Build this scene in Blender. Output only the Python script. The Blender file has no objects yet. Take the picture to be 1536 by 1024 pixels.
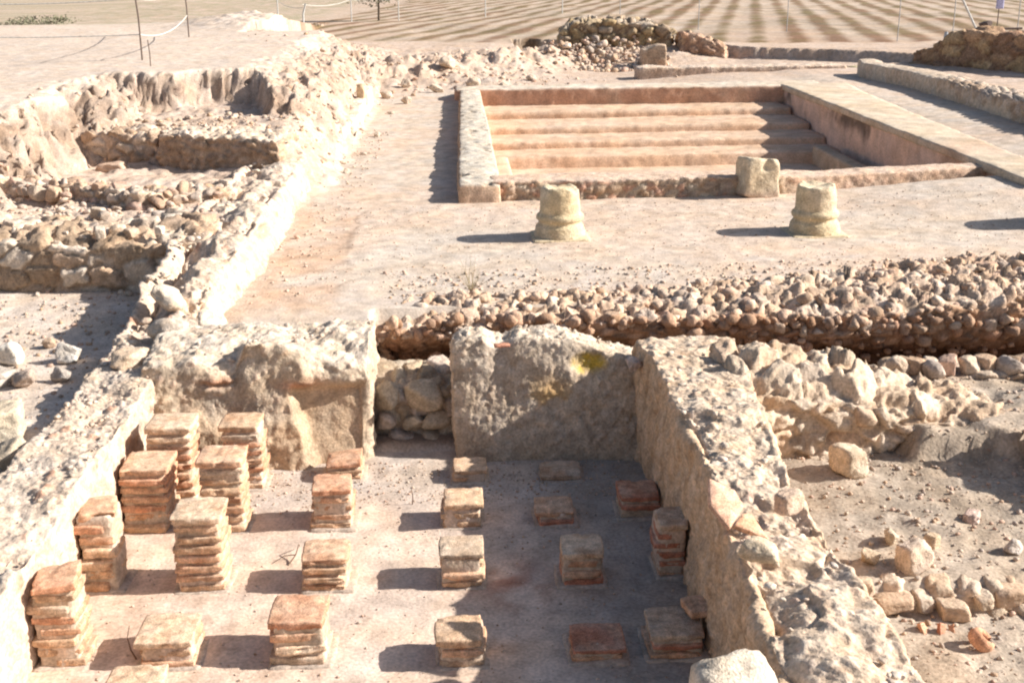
import bpy, bmesh, math
import numpy as np
from mathutils import Vector, Matrix

sc = bpy.context.scene
COL = sc.collection
U = np.uint32
# ------------------------------------------------------------------ noise
def hsh(X, Y, Z, s):
    h = X * U(374761393) + Y * U(668265263) + Z * U(1274126177) + U((s * 974711 + 12345) & 0xffffffff)
    h ^= h >> U(13); h = h * U(1274126177); h ^= h >> U(16); h = h * U(2246822519); h ^= h >> U(13)
    return h.astype(np.float64) / 4294967296.0

def vnoise(p, s=0):
    f = np.floor(p); q = p - f
    i = f.astype(np.int64).astype(U)
    w = q * q * q * (q * (q * 6 - 15) + 10)
    X, Y, Z = i[:, 0], i[:, 1], i[:, 2]
    X1, Y1, Z1 = X + U(1), Y + U(1), Z + U(1)
    wx, wy, wz = w[:, 0], w[:, 1], w[:, 2]
    a = hsh(X, Y, Z, s) * (1 - wx) + hsh(X1, Y, Z, s) * wx
    b = hsh(X, Y1, Z, s) * (1 - wx) + hsh(X1, Y1, Z, s) * wx
    c = hsh(X, Y, Z1, s) * (1 - wx) + hsh(X1, Y, Z1, s) * wx
    d = hsh(X, Y1, Z1, s) * (1 - wx) + hsh(X1, Y1, Z1, s) * wx
    return ((a * (1 - wy) + b * wy) * (1 - wz) + (c * (1 - wy) + d * wy) * wz) * 2 - 1

ROT = np.array([[0.0, .8, .6], [-.8, .36, -.48], [-.6, -.48, .64]])
def fbm(p, oc=4, s=0, g=.5):
    r = 0; a = 1; t = 0
    for k in range(oc):
        r = r + a * vnoise(p, s + k * 17); t += a; a *= g
        p = (p @ ROT) * 2.03 + 3.7
    return r / t

def worley(p, s=0, jit=.9):
    n = len(p); F1 = np.empty(n); F2 = np.empty(n); ID = np.empty(n); V = np.empty((n, 3))
    for a in range(0, n, 150000):
        q = p[a:a + 150000]; f = np.floor(q)
        b1 = np.full(len(q), 9.); b2 = b1.copy(); bid = np.zeros(len(q)); bv = np.zeros((len(q), 3))
        for dx in (-1, 0, 1):
            for dy in (-1, 0, 1):
                for dz in (-1, 0, 1):
                    c = f + (dx, dy, dz); u = c.astype(np.int64).astype(U)
                    X, Y, Z = u[:, 0], u[:, 1], u[:, 2]
                    o = np.stack([hsh(X, Y, Z, s + 1), hsh(X, Y, Z, s + 2), hsh(X, Y, Z, s + 3)], 1)
                    v = q - (c + .5 + (o - .5) * jit)
                    d = np.sqrt((v * v).sum(1))
                    m = d < b1
                    b2 = np.where(m, b1, np.minimum(b2, d))
                    b1 = np.where(m, d, b1)
                    bid = np.where(m, hsh(X, Y, Z, s + 4), bid)
                    bv[m] = v[m]
        F1[a:a + 150000] = b1; F2[a:a + 150000] = b2; ID[a:a + 150000] = bid; V[a:a + 150000] = bv
    return F1, F2, ID, V

def S(a, b, v):
    t = np.clip((v - a) / (b - a), 0, 1); return t * t * (3 - 2 * t)
def mix(a, b, t):
    return a * (1 - t[:, None]) + b * t[:, None]
def h1(i, s):
    i = np.asarray(np.floor(np.asarray(i) * 1e6)).astype(np.int64).astype(U)
    return hsh(i, i * U(7), i * U(3), s)
A = lambda *c: np.array(c, float)
PALE = A(.55, .455, .36); WHITE = A(.60, .52, .43); TAN = A(.44, .32, .225); BROWN = A(.30, .20, .13)
GREY = A(.42, .355, .30); PINK = A(.51, .365, .285); OCHRE = A(.46, .32, .11); BRICK = A(.46, .225, .135)
SOIL = A(.49, .395, .32); MORT = A(.50, .405, .32); DUST = A(.53, .43, .35)
def pick(ID, cols, s=0):
    r = h1(ID, 50 + s); n = len(cols); k = np.minimum((r * n).astype(int), n - 1)
    return np.array(cols)[k] * (.82 + .36 * h1(ID, 60 + s))[:, None]

# ------------------------------------------------------------------ materials
def newmat(name):
    m = bpy.data.materials.new(name); m.use_nodes = True
    nt = m.node_tree; b = nt.nodes['Principled BSDF']
    b.inputs['Specular IOR Level'].default_value = .15; b.inputs['Roughness'].default_value = .95
    return m, nt, b
def earth(name, f1=14., f2=90., c1=.22, c2=.30, bump=.012, tint=(1.0, .998, 1.01), rough=.95, speck=0.):
    m, nt, b = newmat(name); N = nt.nodes; L = nt.links
    at = N.new('ShaderNodeAttribute'); at.attribute_name = 'Col'
    tc = N.new('ShaderNodeTexCoord')
    def noise(sc_, det, dist=0):
        n = N.new('ShaderNodeTexNoise'); n.inputs['Scale'].default_value = sc_; n.inputs['Detail'].default_value = det
        n.inputs['Distortion'].default_value = dist
        L.new(tc.outputs['Object'], n.inputs['Vector']); return n.outputs['Fac']
    def ramp(fac, lo, hi):
        r = N.new('ShaderNodeMapRange'); r.inputs['From Min'].default_value = .3; r.inputs['From Max'].default_value = .7
        r.inputs['To Min'].default_value = lo; r.inputs['To Max'].default_value = hi; L.new(fac, r.inputs['Value']); return r.outputs['Result']
    def math_(op, a, b_):
        n = N.new('ShaderNodeMath'); n.operation = op
        for i, v in enumerate((a, b_)):
            if isinstance(v, (int, float)): n.inputs[i].default_value = v
            else: L.new(v, n.inputs[i])
        return n.outputs[0]
    n1 = noise(f1, 5, .4); n2 = noise(f2, 4)
    v = math_('MULTIPLY', ramp(n1, 1 - c1, 1 + c1), ramp(n2, 1 - c2, 1 + c2))
    mx = N.new('ShaderNodeVectorMath'); mx.operation = 'SCALE'
    L.new(at.outputs['Color'], mx.inputs[0]); L.new(v, mx.inputs['Scale'])
    t = N.new('ShaderNodeVectorMath'); t.operation = 'MULTIPLY'; L.new(mx.outputs[0], t.inputs[0]); t.inputs[1].default_value = tint
    # warm / cool drift of hue
    n3 = noise(f1 * .35, 3)
    hu = N.new('ShaderNodeMix'); hu.data_type = 'RGBA'; hu.blend_type = 'MULTIPLY'; hu.inputs['Factor'].default_value = 1
    cr = N.new('ShaderNodeValToRGB'); cr.color_ramp.elements[0].position = .35; cr.color_ramp.elements[1].position = .65
    cr.color_ramp.elements[0].color = (1.0, .92, .84, 1); cr.color_ramp.elements[1].color = (1.0, .985, .985, 1)
    L.new(n3, cr.inputs['Fac']); L.new(t.outputs[0], hu.inputs['A']); L.new(cr.outputs['Color'], hu.inputs['B'])
    L.new(hu.outputs['Result'], b.inputs['Base Color'])
    b.inputs['Roughness'].default_value = rough
    hgt = math_('ADD', math_('MULTIPLY', n1, .6), math_('MULTIPLY', n2, .4))
    bp = N.new('ShaderNodeBump'); bp.inputs['Strength'].default_value = 1; bp.inputs['Distance'].default_value = bump
    L.new(hgt, bp.inputs['Height']); L.new(bp.outputs['Normal'], b.inputs['Normal'])
    return m
def plain(name, c, rough=.7, metal=0.):
    m, nt, b = newmat(name); N = nt.nodes; L = nt.links
    n = N.new('ShaderNodeTexNoise'); n.inputs['Scale'].default_value = 25; n.inputs['Detail'].default_value = 4
    tc = N.new('ShaderNodeTexCoord'); L.new(tc.outputs['Object'], n.inputs['Vector'])
    cr = N.new('ShaderNodeValToRGB'); cr.color_ramp.elements[0].position = .3; cr.color_ramp.elements[1].position = .7
    cr.color_ramp.elements[0].color = (*[x * .75 for x in c], 1); cr.color_ramp.elements[1].color = (*[min(1, x * 1.2) for x in c], 1)
    L.new(n.outputs['Fac'], cr.inputs['Fac']); L.new(cr.outputs['Color'], b.inputs['Base Color'])
    b.inputs['Roughness'].default_value = rough; b.inputs['Metallic'].default_value = metal
    return m
M_MASON = earth('rough_masonry', 14, 70, .24, .26, .012)
M_STONE = earth('loose_stone', 22, 120, .2, .3, .012)
M_SOIL = earth('dry_soil', 9, 60, .2, .26, .012)
M_FLOOR = earth('mortar_floor', 8, 60, .2, .22, .007)
M_FIELD = earth('field_soil', 2.2, 11, .12, .2, .02)
def furrows(m):
    nt = m.node_tree; N = nt.nodes; L = nt.links; b = N['Principled BSDF']; src = b.inputs['Base Color'].links[0].from_socket
    tc = N.new('ShaderNodeTexCoord'); d = N.new('ShaderNodeVectorMath'); d.operation = 'DOT_PRODUCT'
    a = math.radians(13.8); d.inputs[1].default_value = (math.cos(a), -math.sin(a), 0); L.new(tc.outputs['Object'], d.inputs[0])
    def mth(op, x, y):
        n = N.new('ShaderNodeMath'); n.operation = op
        for i, v in enumerate((x, y)):
            if isinstance(v, (int, float)): n.inputs[i].default_value = v
            else: L.new(v, n.inputs[i])
        return n.outputs[0]
    def nz(s_, det):
        n = N.new('ShaderNodeTexNoise'); n.inputs['Scale'].default_value = s_; n.inputs['Detail'].default_value = det; L.new(tc.outputs['Object'], n.inputs['Vector']); return n.outputs['Fac']
    w = mth('ADD', d.outputs['Value'], mth('MULTIPLY', nz(.8, 2), .07))
    s = mth('SINE', mth('MULTIPLY', w, 2 * math.pi / 1.02), 0)
    s = mth('ADD', s, mth('MULTIPLY', mth('SUBTRACT', nz(.45, 5), .5), 4.0))
    r = N.new('ShaderNodeMapRange'); r.inputs['From Min'].default_value = -.5; r.inputs['From Max'].default_value = .9; L.new(s, r.inputs['Value'])
    mk_ = N.new('ShaderNodeMix'); mk_.data_type = 'RGBA'; mk_.blend_type = 'MULTIPLY'
    g = N.new('ShaderNodeValToRGB'); g.color_ramp.elements[0].position = .42; g.color_ramp.elements[1].position = .6
    g.color_ramp.elements[0].color = (.45, .43, .29, 1); g.color_ramp.elements[1].color = (.52, .41, .34, 1); L.new(nz(.5, 4), g.inputs['Fac'])
    L.new(r.outputs['Result'], mk_.inputs['Factor']); L.new(src, mk_.inputs['A']); L.new(g.outputs['Color'], mk_.inputs['B'])
    L.new(mk_.outputs['Result'], b.inputs['Base Color'])
furrows(M_FIELD)
M_BRICK = earth('fired_brick', 30, 150, .3, .34, .006)
M_PLAST = earth('lime_plaster', 4, 38, .2, .2, .005)
M_LIME = earth('carved_limestone', 14, 70, .2, .26, .014)
M_FARST = earth('far_masonry', 7, 30, .2, .3, .03)

# ------------------------------------------------------------------ objects
def mk(name, V, Fc, col, mat, parent=None, loc=None, smooth=True):
    V = np.asarray(V, float); Fc = np.asarray(Fc, np.int64)
    if loc is None:
        loc = (0, 0, 0) if parent is not None else (float(V[:, 0].mean()), float(V[:, 1].mean()), float(V[:, 2].min()))
    if parent is None: V = V - np.array(loc)
    me = bpy.data.meshes.new(name); n = len(V); k = Fc.shape[1]; m = len(Fc)
    me.vertices.add(n); me.vertices.foreach_set('co', V.astype(np.float32).ravel())
    me.loops.add(m * k); me.loops.foreach_set('vertex_index', Fc.astype(np.int32).ravel())
    me.polygons.add(m); me.polygons.foreach_set('loop_start', np.arange(0, m * k, k, dtype=np.int32))
    me.update(calc_edges=True)
    me.polygons.foreach_set('use_smooth', np.full(m, smooth, dtype=bool))
    if col is not None:
        col = np.asarray(col, float)
        if col.ndim == 1: col = np.tile(col, (n, 1))
        at = me.attributes.new('Col', 'FLOAT_COLOR', 'POINT')
        at.data.foreach_set('color', np.concatenate([np.clip(col, .01, .9), np.ones((n, 1))], 1).astype(np.float32).ravel())
    me.materials.append(mat)
    o = bpy.data.objects.new(name, me); COL.objects.link(o)
    if parent is not None: o.parent = parent
    else: o.location = loc
    return o
def tag(o, label=None, cat=None, group=None, kind=None):
    if label:
        o['label'] = label; o['kind'] = 'thing'
    if cat: o['category'] = cat
    if group: o['group'] = group
    if kind: o['kind'] = kind
    return o
def empty(name, loc):
    o = bpy.data.objects.new(name, None); COL.objects.link(o); o.location = loc; o.empty_display_size = .1; return o

_bg = {}
def boxgrid(nx, ny, nz, bottom=False):
    k = (nx, ny, nz, bottom)
    if k in _bg: return _bg[k]
    P = []; Q = []; off = 0
    def face(nu, nv, f, flip):
        nonlocal off
        u, v = np.meshgrid(np.arange(nu + 1), np.arange(nv + 1), indexing='ij')
        P.append(f(u.ravel(), v.ravel()))
        i = np.arange(nu)[:, None] * (nv + 1) + np.arange(nv)[None, :]
        q = np.stack([i, i + nv + 1, i + nv + 2, i + 1], -1).reshape(-1, 4) + off
        Q.append(q[:, ::-1] if flip else q); off += (nu + 1) * (nv + 1)
    o = np.zeros_like
    face(nx, ny, lambda u, v: np.stack([u, v, o(u) + nz], 1), False)
    if bottom: face(nx, ny, lambda u, v: np.stack([u, v, o(u)], 1), True)
    face(nx, nz, lambda u, v: np.stack([u, o(u), v], 1), False)
    face(nx, nz, lambda u, v: np.stack([u, o(u) + ny, v], 1), True)
    face(ny, nz, lambda u, v: np.stack([o(u), u, v], 1), True)
    face(ny, nz, lambda u, v: np.stack([o(u) + nx, u, v], 1), False)
    P = np.concatenate(P); Q = np.concatenate(Q)
    key = (P[:, 0] * 100003 + P[:, 1]) * 100003 + P[:, 2]
    _, idx, inv = np.unique(key, return_index=True, return_inverse=True)
    r = (P[idx] / np.array([nx, ny, nz], float), inv[Q]); _bg[k] = r
    return r

def block(Mf, L, W, H, z0, ztop, res, style, rnd=.03, batter=0., bottom=False, endr=None):
    """Box-like solid: plan map Mf(s,t)->(x,y), top height ztop(x,y), its surface pushed out by style(p,n,info)."""
    nx, ny, nz = (max(3, int(math.ceil(q / res))) for q in (L, W, H))
    p, Q = boxgrid(nx, ny, nz, bottom)
    s, t, h = p[:, 0], p[:, 1], p[:, 2]
    x, y = Mf(s, t)
    e = 1e-3
    xs, ys = Mf(s + e, t); xt, yt = Mf(s, t + e)
    ns = np.stack([xs - x, ys - y], 1) / e; nt = np.stack([xt - x, yt - y], 1) / e
    Ls = np.linalg.norm(ns, axis=1); Lt = np.linalg.norm(nt, axis=1)
    ns /= Ls[:, None]; nt /= Lt[:, None]
    zt = ztop(x, y) if callable(ztop) else np.full(len(x), float(ztop))
    zb = z0(x, y) if callable(z0) else np.full(len(x), float(z0))
    z = zb + (zt - zb) * h
    r = max(rnd, 1e-3)
    w = [np.exp(-s * Ls / r), np.exp(-(1 - s) * Ls / r), np.exp(-t * Lt / r), np.exp(-(1 - t) * Lt / r), np.exp(-(zt - z) / r)]
    wb = np.exp(-(z - zb) / r) if bottom else 0 * z
    n = np.zeros((len(x), 3))
    n[:, :2] = ns * (w[1] - w[0])[:, None] + nt * (w[3] - w[2])[:, None]
    n[:, 2] = w[4] - wb
    ln = np.linalg.norm(n, axis=1) + 1e-9
    over = np.clip(w[0] + w[1] + w[2] + w[3] + w[4] + wb - 1, 0, 2)
    n /= ln[:, None]
    P = np.stack([x, y, z], 1)
    bt = batter(s, t) if callable(batter) else batter
    P[:, :2] += nt * ((w[3] - w[2]) * bt * (1 - h))[:, None]
    d, c = style(P, n, dict(s=s, t=t, h=h, top=w[4] / (sum(w) + 1e-9)))
    P = P + n * (d - over * r * .42)[:, None]
    return P, Q, c

def quad(a, b, c, d):
    """plan map: a,b = front left/right (t=0), d,c = back left/right (t=1)"""
    a, b, c, d = (np.array(v, float) for v in (a, b, c, d))
    def f(s, t):
        q = (a[None] * ((1 - s) * (1 - t))[:, None] + b[None] * (s * (1 - t))[:, None] + c[None] * (s * t)[:, None] + d[None] * ((1 - s) * t)[:, None])
        return q[:, 0], q[:, 1]
    return f
def strip(pts):
    """plan map along polyline rows (y, xleft, xright): s runs along, t from left... t=0 right side"""
    pts = np.array(pts, float); u = np.linspace(0, 1, len(pts))
    def f(s, t):
        yy = np.interp(s, u, pts[:, 0]); l = np.interp(s, u, pts[:, 1]); r = np.interp(s, u, pts[:, 2])
        e = (s - np.clip(s, 0, 1)) * (pts[-1, 0] - pts[0, 0])
        return r + (l - r) * t, yy + e
    return f

def st_rubble(cell=(.14, .14, .09), amp=.03, off=.02, tilt=.03, cols=(PALE, TAN, GREY, PINK), mort=MORT, seed=0, gap=(.02, .3), rough=.012, extra=None):
    cell = np.array(cell)
    def f(P, n, I):
        q = P / cell; q = q + .25 * np.stack([fbm(P * 9 + 5, 2, seed + 1), fbm(P * 9 + 25, 2, seed + 2), fbm(P * 9 + 55, 2, seed + 3)], 1)
        F1, F2, ID, V = worley(q, seed)
        e = F2 - F1; b = S(gap[0], gap[1], e)
        dirv = np.stack([h1(ID, 1), h1(ID, 2), h1(ID, 3)], 1) * 2 - 1
        d = amp * (b - .5) + off * (h1(ID, 4) * 2 - 1) * b + tilt * (V * dirv).sum(1) * b + rough * fbm(P * 28, 4, seed + 9)
        c = pick(ID, cols, seed)
        c = mix(np.tile(mort, (len(P), 1)), c, S(.03, .14, e))
        c = c * (1 + .16 * fbm(P * 35, 3, seed + 11))[:, None]
        if extra: d, c = extra(P, n, I, d, c)
        return d, c
    return f
def st_concrete(seed=0, amp=.02, agg=.05, aggamp=.014, pit=.018, base=MORT, base2=DUST, topc=WHITE, agcols=(PALE, GREY, WHITE, TAN, BRICK), streak=0., extra=None, face=.3):
    """lime concrete: lumps, aggregate standing out on the top, pits, streaked plaster on the faces"""
    def f(P, n, I):
        top = I['top']
        l = fbm(P * 5, 4, seed + 1); l2 = fbm(P * 17, 4, seed + 2, .6); l3 = fbm(P * 48, 3, seed + 3)
        F1, F2, ID, V = worley(P / agg + .25 * l2[:, None], seed + 5)
        b = S(.5, .12, F1) * (h1(ID, 5) > .35)
        G1, G2, IE, V2 = worley(P / (agg * .5) + .25 * l2[:, None], seed + 6)
        b2 = S(.5, .15, G1) * (h1(IE, 5) > .4)
        pt = S(.25, .6, fbm(P * 17, 3, seed + 7)) * S(-.1, .3, l2 - l) + .3 * S(.3, .65, l3)
        k = face + (1 - face) * S(.05, .5, top)
        d = amp * (.95 * l + .55 * l2) + .006 * l3 + k * (.8 * aggamp * b * (.3 + h1(ID, 6)) + .4 * aggamp * b2 - .8 * pit * pt)
        c = mix(np.tile(base, (len(P), 1)), np.tile(base2, (len(P), 1)), S(-.4, .4, l))
        c = mix(c, np.tile(topc, (len(P), 1)), .7 * S(.2, .7, top) * S(-.5, .2, l2))
        c = mix(c, pick(ID, agcols, seed), b * .7 * k); c = mix(c, pick(IE, agcols, seed + 1), b2 * .5 * k)
        c = c * (1 + .14 * l3)[:, None]
        if streak:
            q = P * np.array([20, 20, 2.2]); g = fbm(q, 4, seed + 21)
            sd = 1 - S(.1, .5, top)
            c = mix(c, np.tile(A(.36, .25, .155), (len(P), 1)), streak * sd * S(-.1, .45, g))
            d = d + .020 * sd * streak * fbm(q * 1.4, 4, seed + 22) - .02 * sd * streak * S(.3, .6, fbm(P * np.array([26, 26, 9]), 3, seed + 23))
        if extra: d, c = extra(P, n, I, d, c)
        return d, c
    return f
def st_plaster(seed=0, amp=.006, base=A(.55, .39, .28), base2=A(.5, .33, .23), extra=None):
    def f(P, n, I):
        l = fbm(P * 1.6, 4, seed); l2 = fbm(P * 9, 4, seed + 3)
        c = mix(np.tile(base, (len(P), 1)), np.tile(base2, (len(P), 1)), S(-.4, .4, l + .4 * l2)) * (1 + .12 * fbm(P * 30, 3, seed + 4))[:, None]
        d = amp * (l + .7 * l2)
        if extra: d, c = extra(P, n, I, d, c)
        return d, c
    return f

# rocks ---------------------------------------------------------------
_ico = {}
def ico(sub):
    if sub not in _ico:
        bm = bmesh.new(); bmesh.ops.create_icosphere(bm, subdivisions=sub, radius=1)
        bm.verts.ensure_lookup_table()
        V = np.array([v.co[:] for v in bm.verts]); Fc = np.array([[v.index for v in f.verts] for f in bm.faces]); bm.free()
        V /= np.linalg.norm(V, axis=1)[:, None]; _ico[sub] = (V, Fc)
    return _ico[sub]
def rockV(seed, size, sub=3, facets=13, sharp=22., rough=.08, boxy=0., rz=None):
    r = np.random.default_rng(seed); D, Fc = ico(sub)
    N = r.normal(size=(facets, 3)); N /= np.linalg.norm(N, axis=1)[:, None]; dd = r.uniform(.52, 1., facets)
    if boxy:
        bx = np.array([[1, 0, 0], [-1, 0, 0], [0, 1, 0], [0, -1, 0], [0, 0, 1], [0, 0, -1]], float) + r.normal(size=(6, 3)) * .09
        bx /= np.linalg.norm(bx, axis=1)[:, None]
        N = np.concatenate([bx, N]); dd = np.concatenate([r.uniform(.62, .74, 6), dd + .25])
    g = np.clip(D @ N.T, 1e-3, None) / dd[None]
    rad = ((g ** sharp).sum(1) + .95 ** sharp) ** (-1 / sharp)
    V = D * rad[:, None]
    V = V * (1 + rough * fbm(D * 2.2 + seed % 97, 4, seed % 1000, .6) + (.5 * rough * fbm(D * 7 + seed % 89, 4, seed % 990, .6) if sub > 3 else 0))[:, None]
    V = V * np.array(size)
    a = r.uniform(0, 6.28) if rz is None else rz
    c_, s_ = math.cos(a), math.sin(a)
    tl = r.uniform(-.15, .15)
    V = V @ np.array([[c_, s_, 0], [-s_, c_, 0], [0, 0, 1]])
    V[:, 2] += tl * V[:, 0]
    return V, Fc
def rockcol(V, base, seed):
    n = fbm(V * 14 + seed % 31, 4, seed % 500); k = fbm(V * 45 + 3, 3, seed % 700)
    return np.clip(base[None] * (1 + .2 * n + .12 * k)[:, None], .02, .85)
class Pile:
    def __init__(self): self.V = []; self.F = []; self.C = []; self.n = 0
    def add(self, V, Fc, C):
        if np.ndim(C) == 1: C = np.tile(C, (len(V), 1))
        self.V.append(V); self.F.append(Fc + self.n); self.C.append(C); self.n += len(V)
    def get(self): return np.concatenate(self.V), np.concatenate(self.F), np.concatenate(self.C)
def join_quads(parts):
    """several quad/tri meshes into one triangle mesh"""
    pl = Pile()
    for V, Fc, C in parts:
        if Fc.shape[1] == 4: Fc = np.concatenate([Fc[:, [0, 1, 2]], Fc[:, [0, 2, 3]]])
        pl.add(V, Fc, C)
    return pl.get()
def stones_on(seed, pts, sizes, cols, sub=2, squash=(.6, .95), sink=.25):
    r = np.random.default_rng(seed); pl = Pile()
    for i, (p, s) in enumerate(zip(pts, sizes)):
        V, Fc = rockV(seed * 1000 + i, (s, s * r.uniform(.65, 1), s * r.uniform(*squash)), sub, 8, 30, .09, boxy=1 if r.random() < .45 else 0)
        V = V + np.array(p) + np.array([0, 0, s * (.5 - sink)])
        b = cols[r.integers(len(cols))] * r.uniform(.82, 1.15)
        pl.add(V, Fc, b * (1 + .1 * fbm(V * 30, 2, i)[:, None]))
    return pl.get()

def chips(seed, Mf, zt, n, smin, smax, cols, srange=(0, 1), trange=(.05, .95), lift=0.):
    r = np.random.default_rng(seed); s = r.uniform(*srange, n); t = r.uniform(*trange, n); x, y = Mf(s, t)
    z = zt(x, y); k = S(-.25, .3, fbm(np.stack([x, y, 0 * x], 1) * 4, 3, seed)) ; keep = r.random(n) < .25 + .75 * k
    sz = smin * (smax / smin) ** (r.random(n) ** 2)
    return stones_on(seed, list(zip(x[keep], y[keep], z[keep] - .004 + lift)), sz[keep], cols, 2, (.4, .65), .42)
# ------------------------------------------------------------------ terrain
FDIR = math.radians(13.8)
def terrain(x, y, want_col=False):
    sh = x.shape; x = x.ravel().astype(float); y = y.ravel().astype(float)
    P = np.stack([x, y, 0 * x], 1)
    a1 = fbm(P * .9, 4, 101); a2 = fbm(P * 3.1, 4, 111); a3 = fbm(P * 11., 3, 121); lo = fbm(P * .23, 3, 131)
    gul = 1.35 * fbm(P * np.array([2.0, 2.0, 1]) + 9, 6, 141, .62)
    xw = x + .10 * gul + .05 * a2; yw = y + .12 * gul + .05 * a2
    # open land and field
    z = .91 + .08 * lo * S(28, 40, y)
    z = z - .0009 * np.clip(y - 60, 0, 900)
    u = x * math.cos(FDIR) - y * math.sin(FDIR)
    fur = np.sin(2 * math.pi * (u + .05 * a1) / 1.02)
    fm = S(28.8, 29.8, y - .33 * np.clip(9 - x, 0, 30) + .5 * a1 + .25 * a2) * S(-14, 2, x - .08 * (y - 35))
    z = z + .006 * fur * fm
    # excavated floor level
    floor = .55 + .012 * a1
    floor = floor + (.30 * S(22.8, 31, y - .6 * a1) + .12 * np.clip(a1 + .4 * a2, 0, 1) * S(22.0, 24, y) * (1 - S(30, 33, y)) + .02 * a3 * S(22, 24, y) * (1 - S(28, 33, y))) * (1 - S(.8, 2.5, x))
    floor = floor + .05 * S(6.3, 7.0, x) * S(11, 13, y) + .13 * S(3.3, 5.8, x) * S(9.8, 11.0, y)
    # scarp of the dig at the far right
    line = np.interp(x, [2, 6.0, 6.8, 9.2, 10.0, 13], [33, 29.6, 28.3, 26.4, 24.9, 23.0])
    up = np.where(x > 1.5, S(-.03, .12, y + .12 * gul + .06 * a3 - line), S(29, 33, y))
    floor = floor - .12 * np.exp(-((y - line + .5) / .5) ** 2) * S(5.5, 6.5, x)
    zz = floor * (1 - up) + z * up
    rt = S(8.9, 9.6, xw)                      # land right of the dig
    zz = zz * (1 - rt) + (.72 + .03 * a2) * rt * (1 - up) + z * rt * up
    z = zz
    # left: room, terraces, bank
    lz = .37 + .02 * a1 + .012 * a2
    lz = lz + .39 * S(9.3, 9.7, yw)
    lz = lz + .30 * S(12.75, 13.0, yw + .4 * (x + 2.6)) + .06 * S(13.6, 15.4, y)
    lz = lz + (.05 * a2 + .03 * a3) * S(9.6, 10.2, y)
    lm = 1 - S(-2.1, -1.75, x) * 1.0
    lm = np.where(y > 11.5, 1 - S(-2.2, -1.5, xw - .15 * S(11.5, 13, y)), lm)
    lm = lm * (1 - S(21, 22, y)) * (y > 2)
    z = z * (1 - lm) + lz * lm
    ye = 15.8 - 1.15 * S(-2.75, -2.25, x) - .5 * S(-3.3, -3.9, x + .3 * a1)
    top = 1.55 + .04 * a1 + .05 * lo - .65 * S(30, 46, y)
    mA = np.clip((-4.2 + .3 * gul + .2 * a2 + .25 * S(11, 14, y) - x) / .75, 0, 1) * S(9.6, 10.4, y)
    mB = S(-.04, .34, yw + .10 * gul - ye) * np.clip((-1.55 + .22 * gul - .1 * a2 - x) / (1.05 + .012 * y), 0, 1) ** .85
    b = np.maximum(mA * (.6 + .4 * S(10.5, 13.5, y)), mB)
    b = b * np.where(x > -4.6, 1 - S(25.5, 31.5, y + .8 * a1), 1 - S(36, 46, y))
    z = z + np.clip(top - z, 0, 3) * b
    st = np.clip(4 * b * (1 - b), 0, 1); z = z + st * (.06 * a3 + .12 * fbm(P * np.array([6, 3., 1]), 5, 151, .65))
    # spoil heaps on the bank
    for hx, hy, hr, hh in ((-5.4, 31.5, 1.5, .22), (-5.3, 29, 1.2, .22), (-4.8, 27.5, 1.0, .15)):
        g = np.exp(-(((x - hx) / hr) ** 2 + ((y - hy) / (hr * .8)) ** 2)); z = z + hh * g * (1 + .45 * a2)
    for hx, hy, hr, hh in ((-.6, 25.5, 1.1, .28), (.6, 23.4, .45, .16), (-1.4, 24.5, .9, .3), (.9, 26.6, 1.3, .3), (2.1, 27.5, .7, .3)):
        g = np.exp(-(((x - hx) / hr) ** 2 + ((y - hy) / (hr * .9)) ** 2)); z = z + hh * g * (1 + .5 * a2 + .08 * a3)
    g = np.exp(-((((x - 3.9) / 1.9) ** 2) ** 1.5 + (((y - 29.0) / 1.5) ** 2) ** 1.5)); z = z + .42 * g * (1 + .3 * a2 + .25 * a3)
    # pool pit
    pm = (1 - S(.08, .0, x - .15) * 1) * 1
    pit = (x > .18) & (x < 5.95) & (y > 11.85) & (y < 21.2)
    z = np.where(pit, -.45, z)
    # rooms near the camera
    hyp = (x > -1.93) & (x < 1.2) & (y < 6.62)
    z = np.where(hyp, .008 * a1 + .008 * a2 + .006 * a3, z)
    cor = (x > -.62) & (x < 9) & (y >= 6.62) & (y < 7.85)
    z = np.where(cor, .06 + .02 * a1, z)
    rr = (x >= 1.2) & (y < 6.9)
    rz = .17 + .10 * S(4.30, 4.40, y + .03 * a2) + .022 * a1 + .012 * a2
    rz = rz + .14 * S(5.62, 5.67, y + .05 * a2 + .03 * a3) * S(2.3, 2.44, x + .12 * a2 + .05 * a3)
    rz = rz + .05 * fbm(P * 4.5, 5, 178, .6) * S(5.4, 5.7, y) * S(2.0, 2.4, x) + .012 * fbm(P * 20., 4, 177, .6) + .012 * np.clip(a3, 0, 1); rz = rz - .25 * S(6.72, 6.85, y)
    z = np.where(rr, rz, z)
    tn = np.where(hyp, .0, 1.)
    z = z + tn * .006 * a3
    if not want_col: return z.reshape(sh)
    # ---- colours
    n = len(x); one = np.ones((n, 1))
    c = mix(one * SOIL, one * A(.46, .36, .28), S(-.3, .5, a1))
    c = mix(c, one * DUST, .6 * S(-.1, .5, a2))
    # courtyard floor: worn pinkish mortar with bare grey patches
    court = S(-1.6, -1.4, x) * S(6.6, 7.6, y) * (1 - S(22, 24, y)) * (1 - S(8.8, 9.4, x))
    cc = mix(one * A(.52, .45, .375), one * A(.53, .43, .345), S(-.25, .35, a1 + .3 * lo))
    cc = mix(cc, one * A(.43, .375, .315), .7 * S(-.1, .6, .6 * a2 - .3 * a1 + .8 * a3))
    crk = np.abs(fbm(P * 1.3 + 31, 4, 191)); cc = mix(cc, one * A(.30, .25, .2), .55 * S(.012, .003, crk) * S(-.1, .3, a1))
    cc = mix(cc, one * A(.54, .465, .40), .7 * S(.1, .4, a3 + .5 * a2) * S(9.6, 8.6, y))
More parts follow.
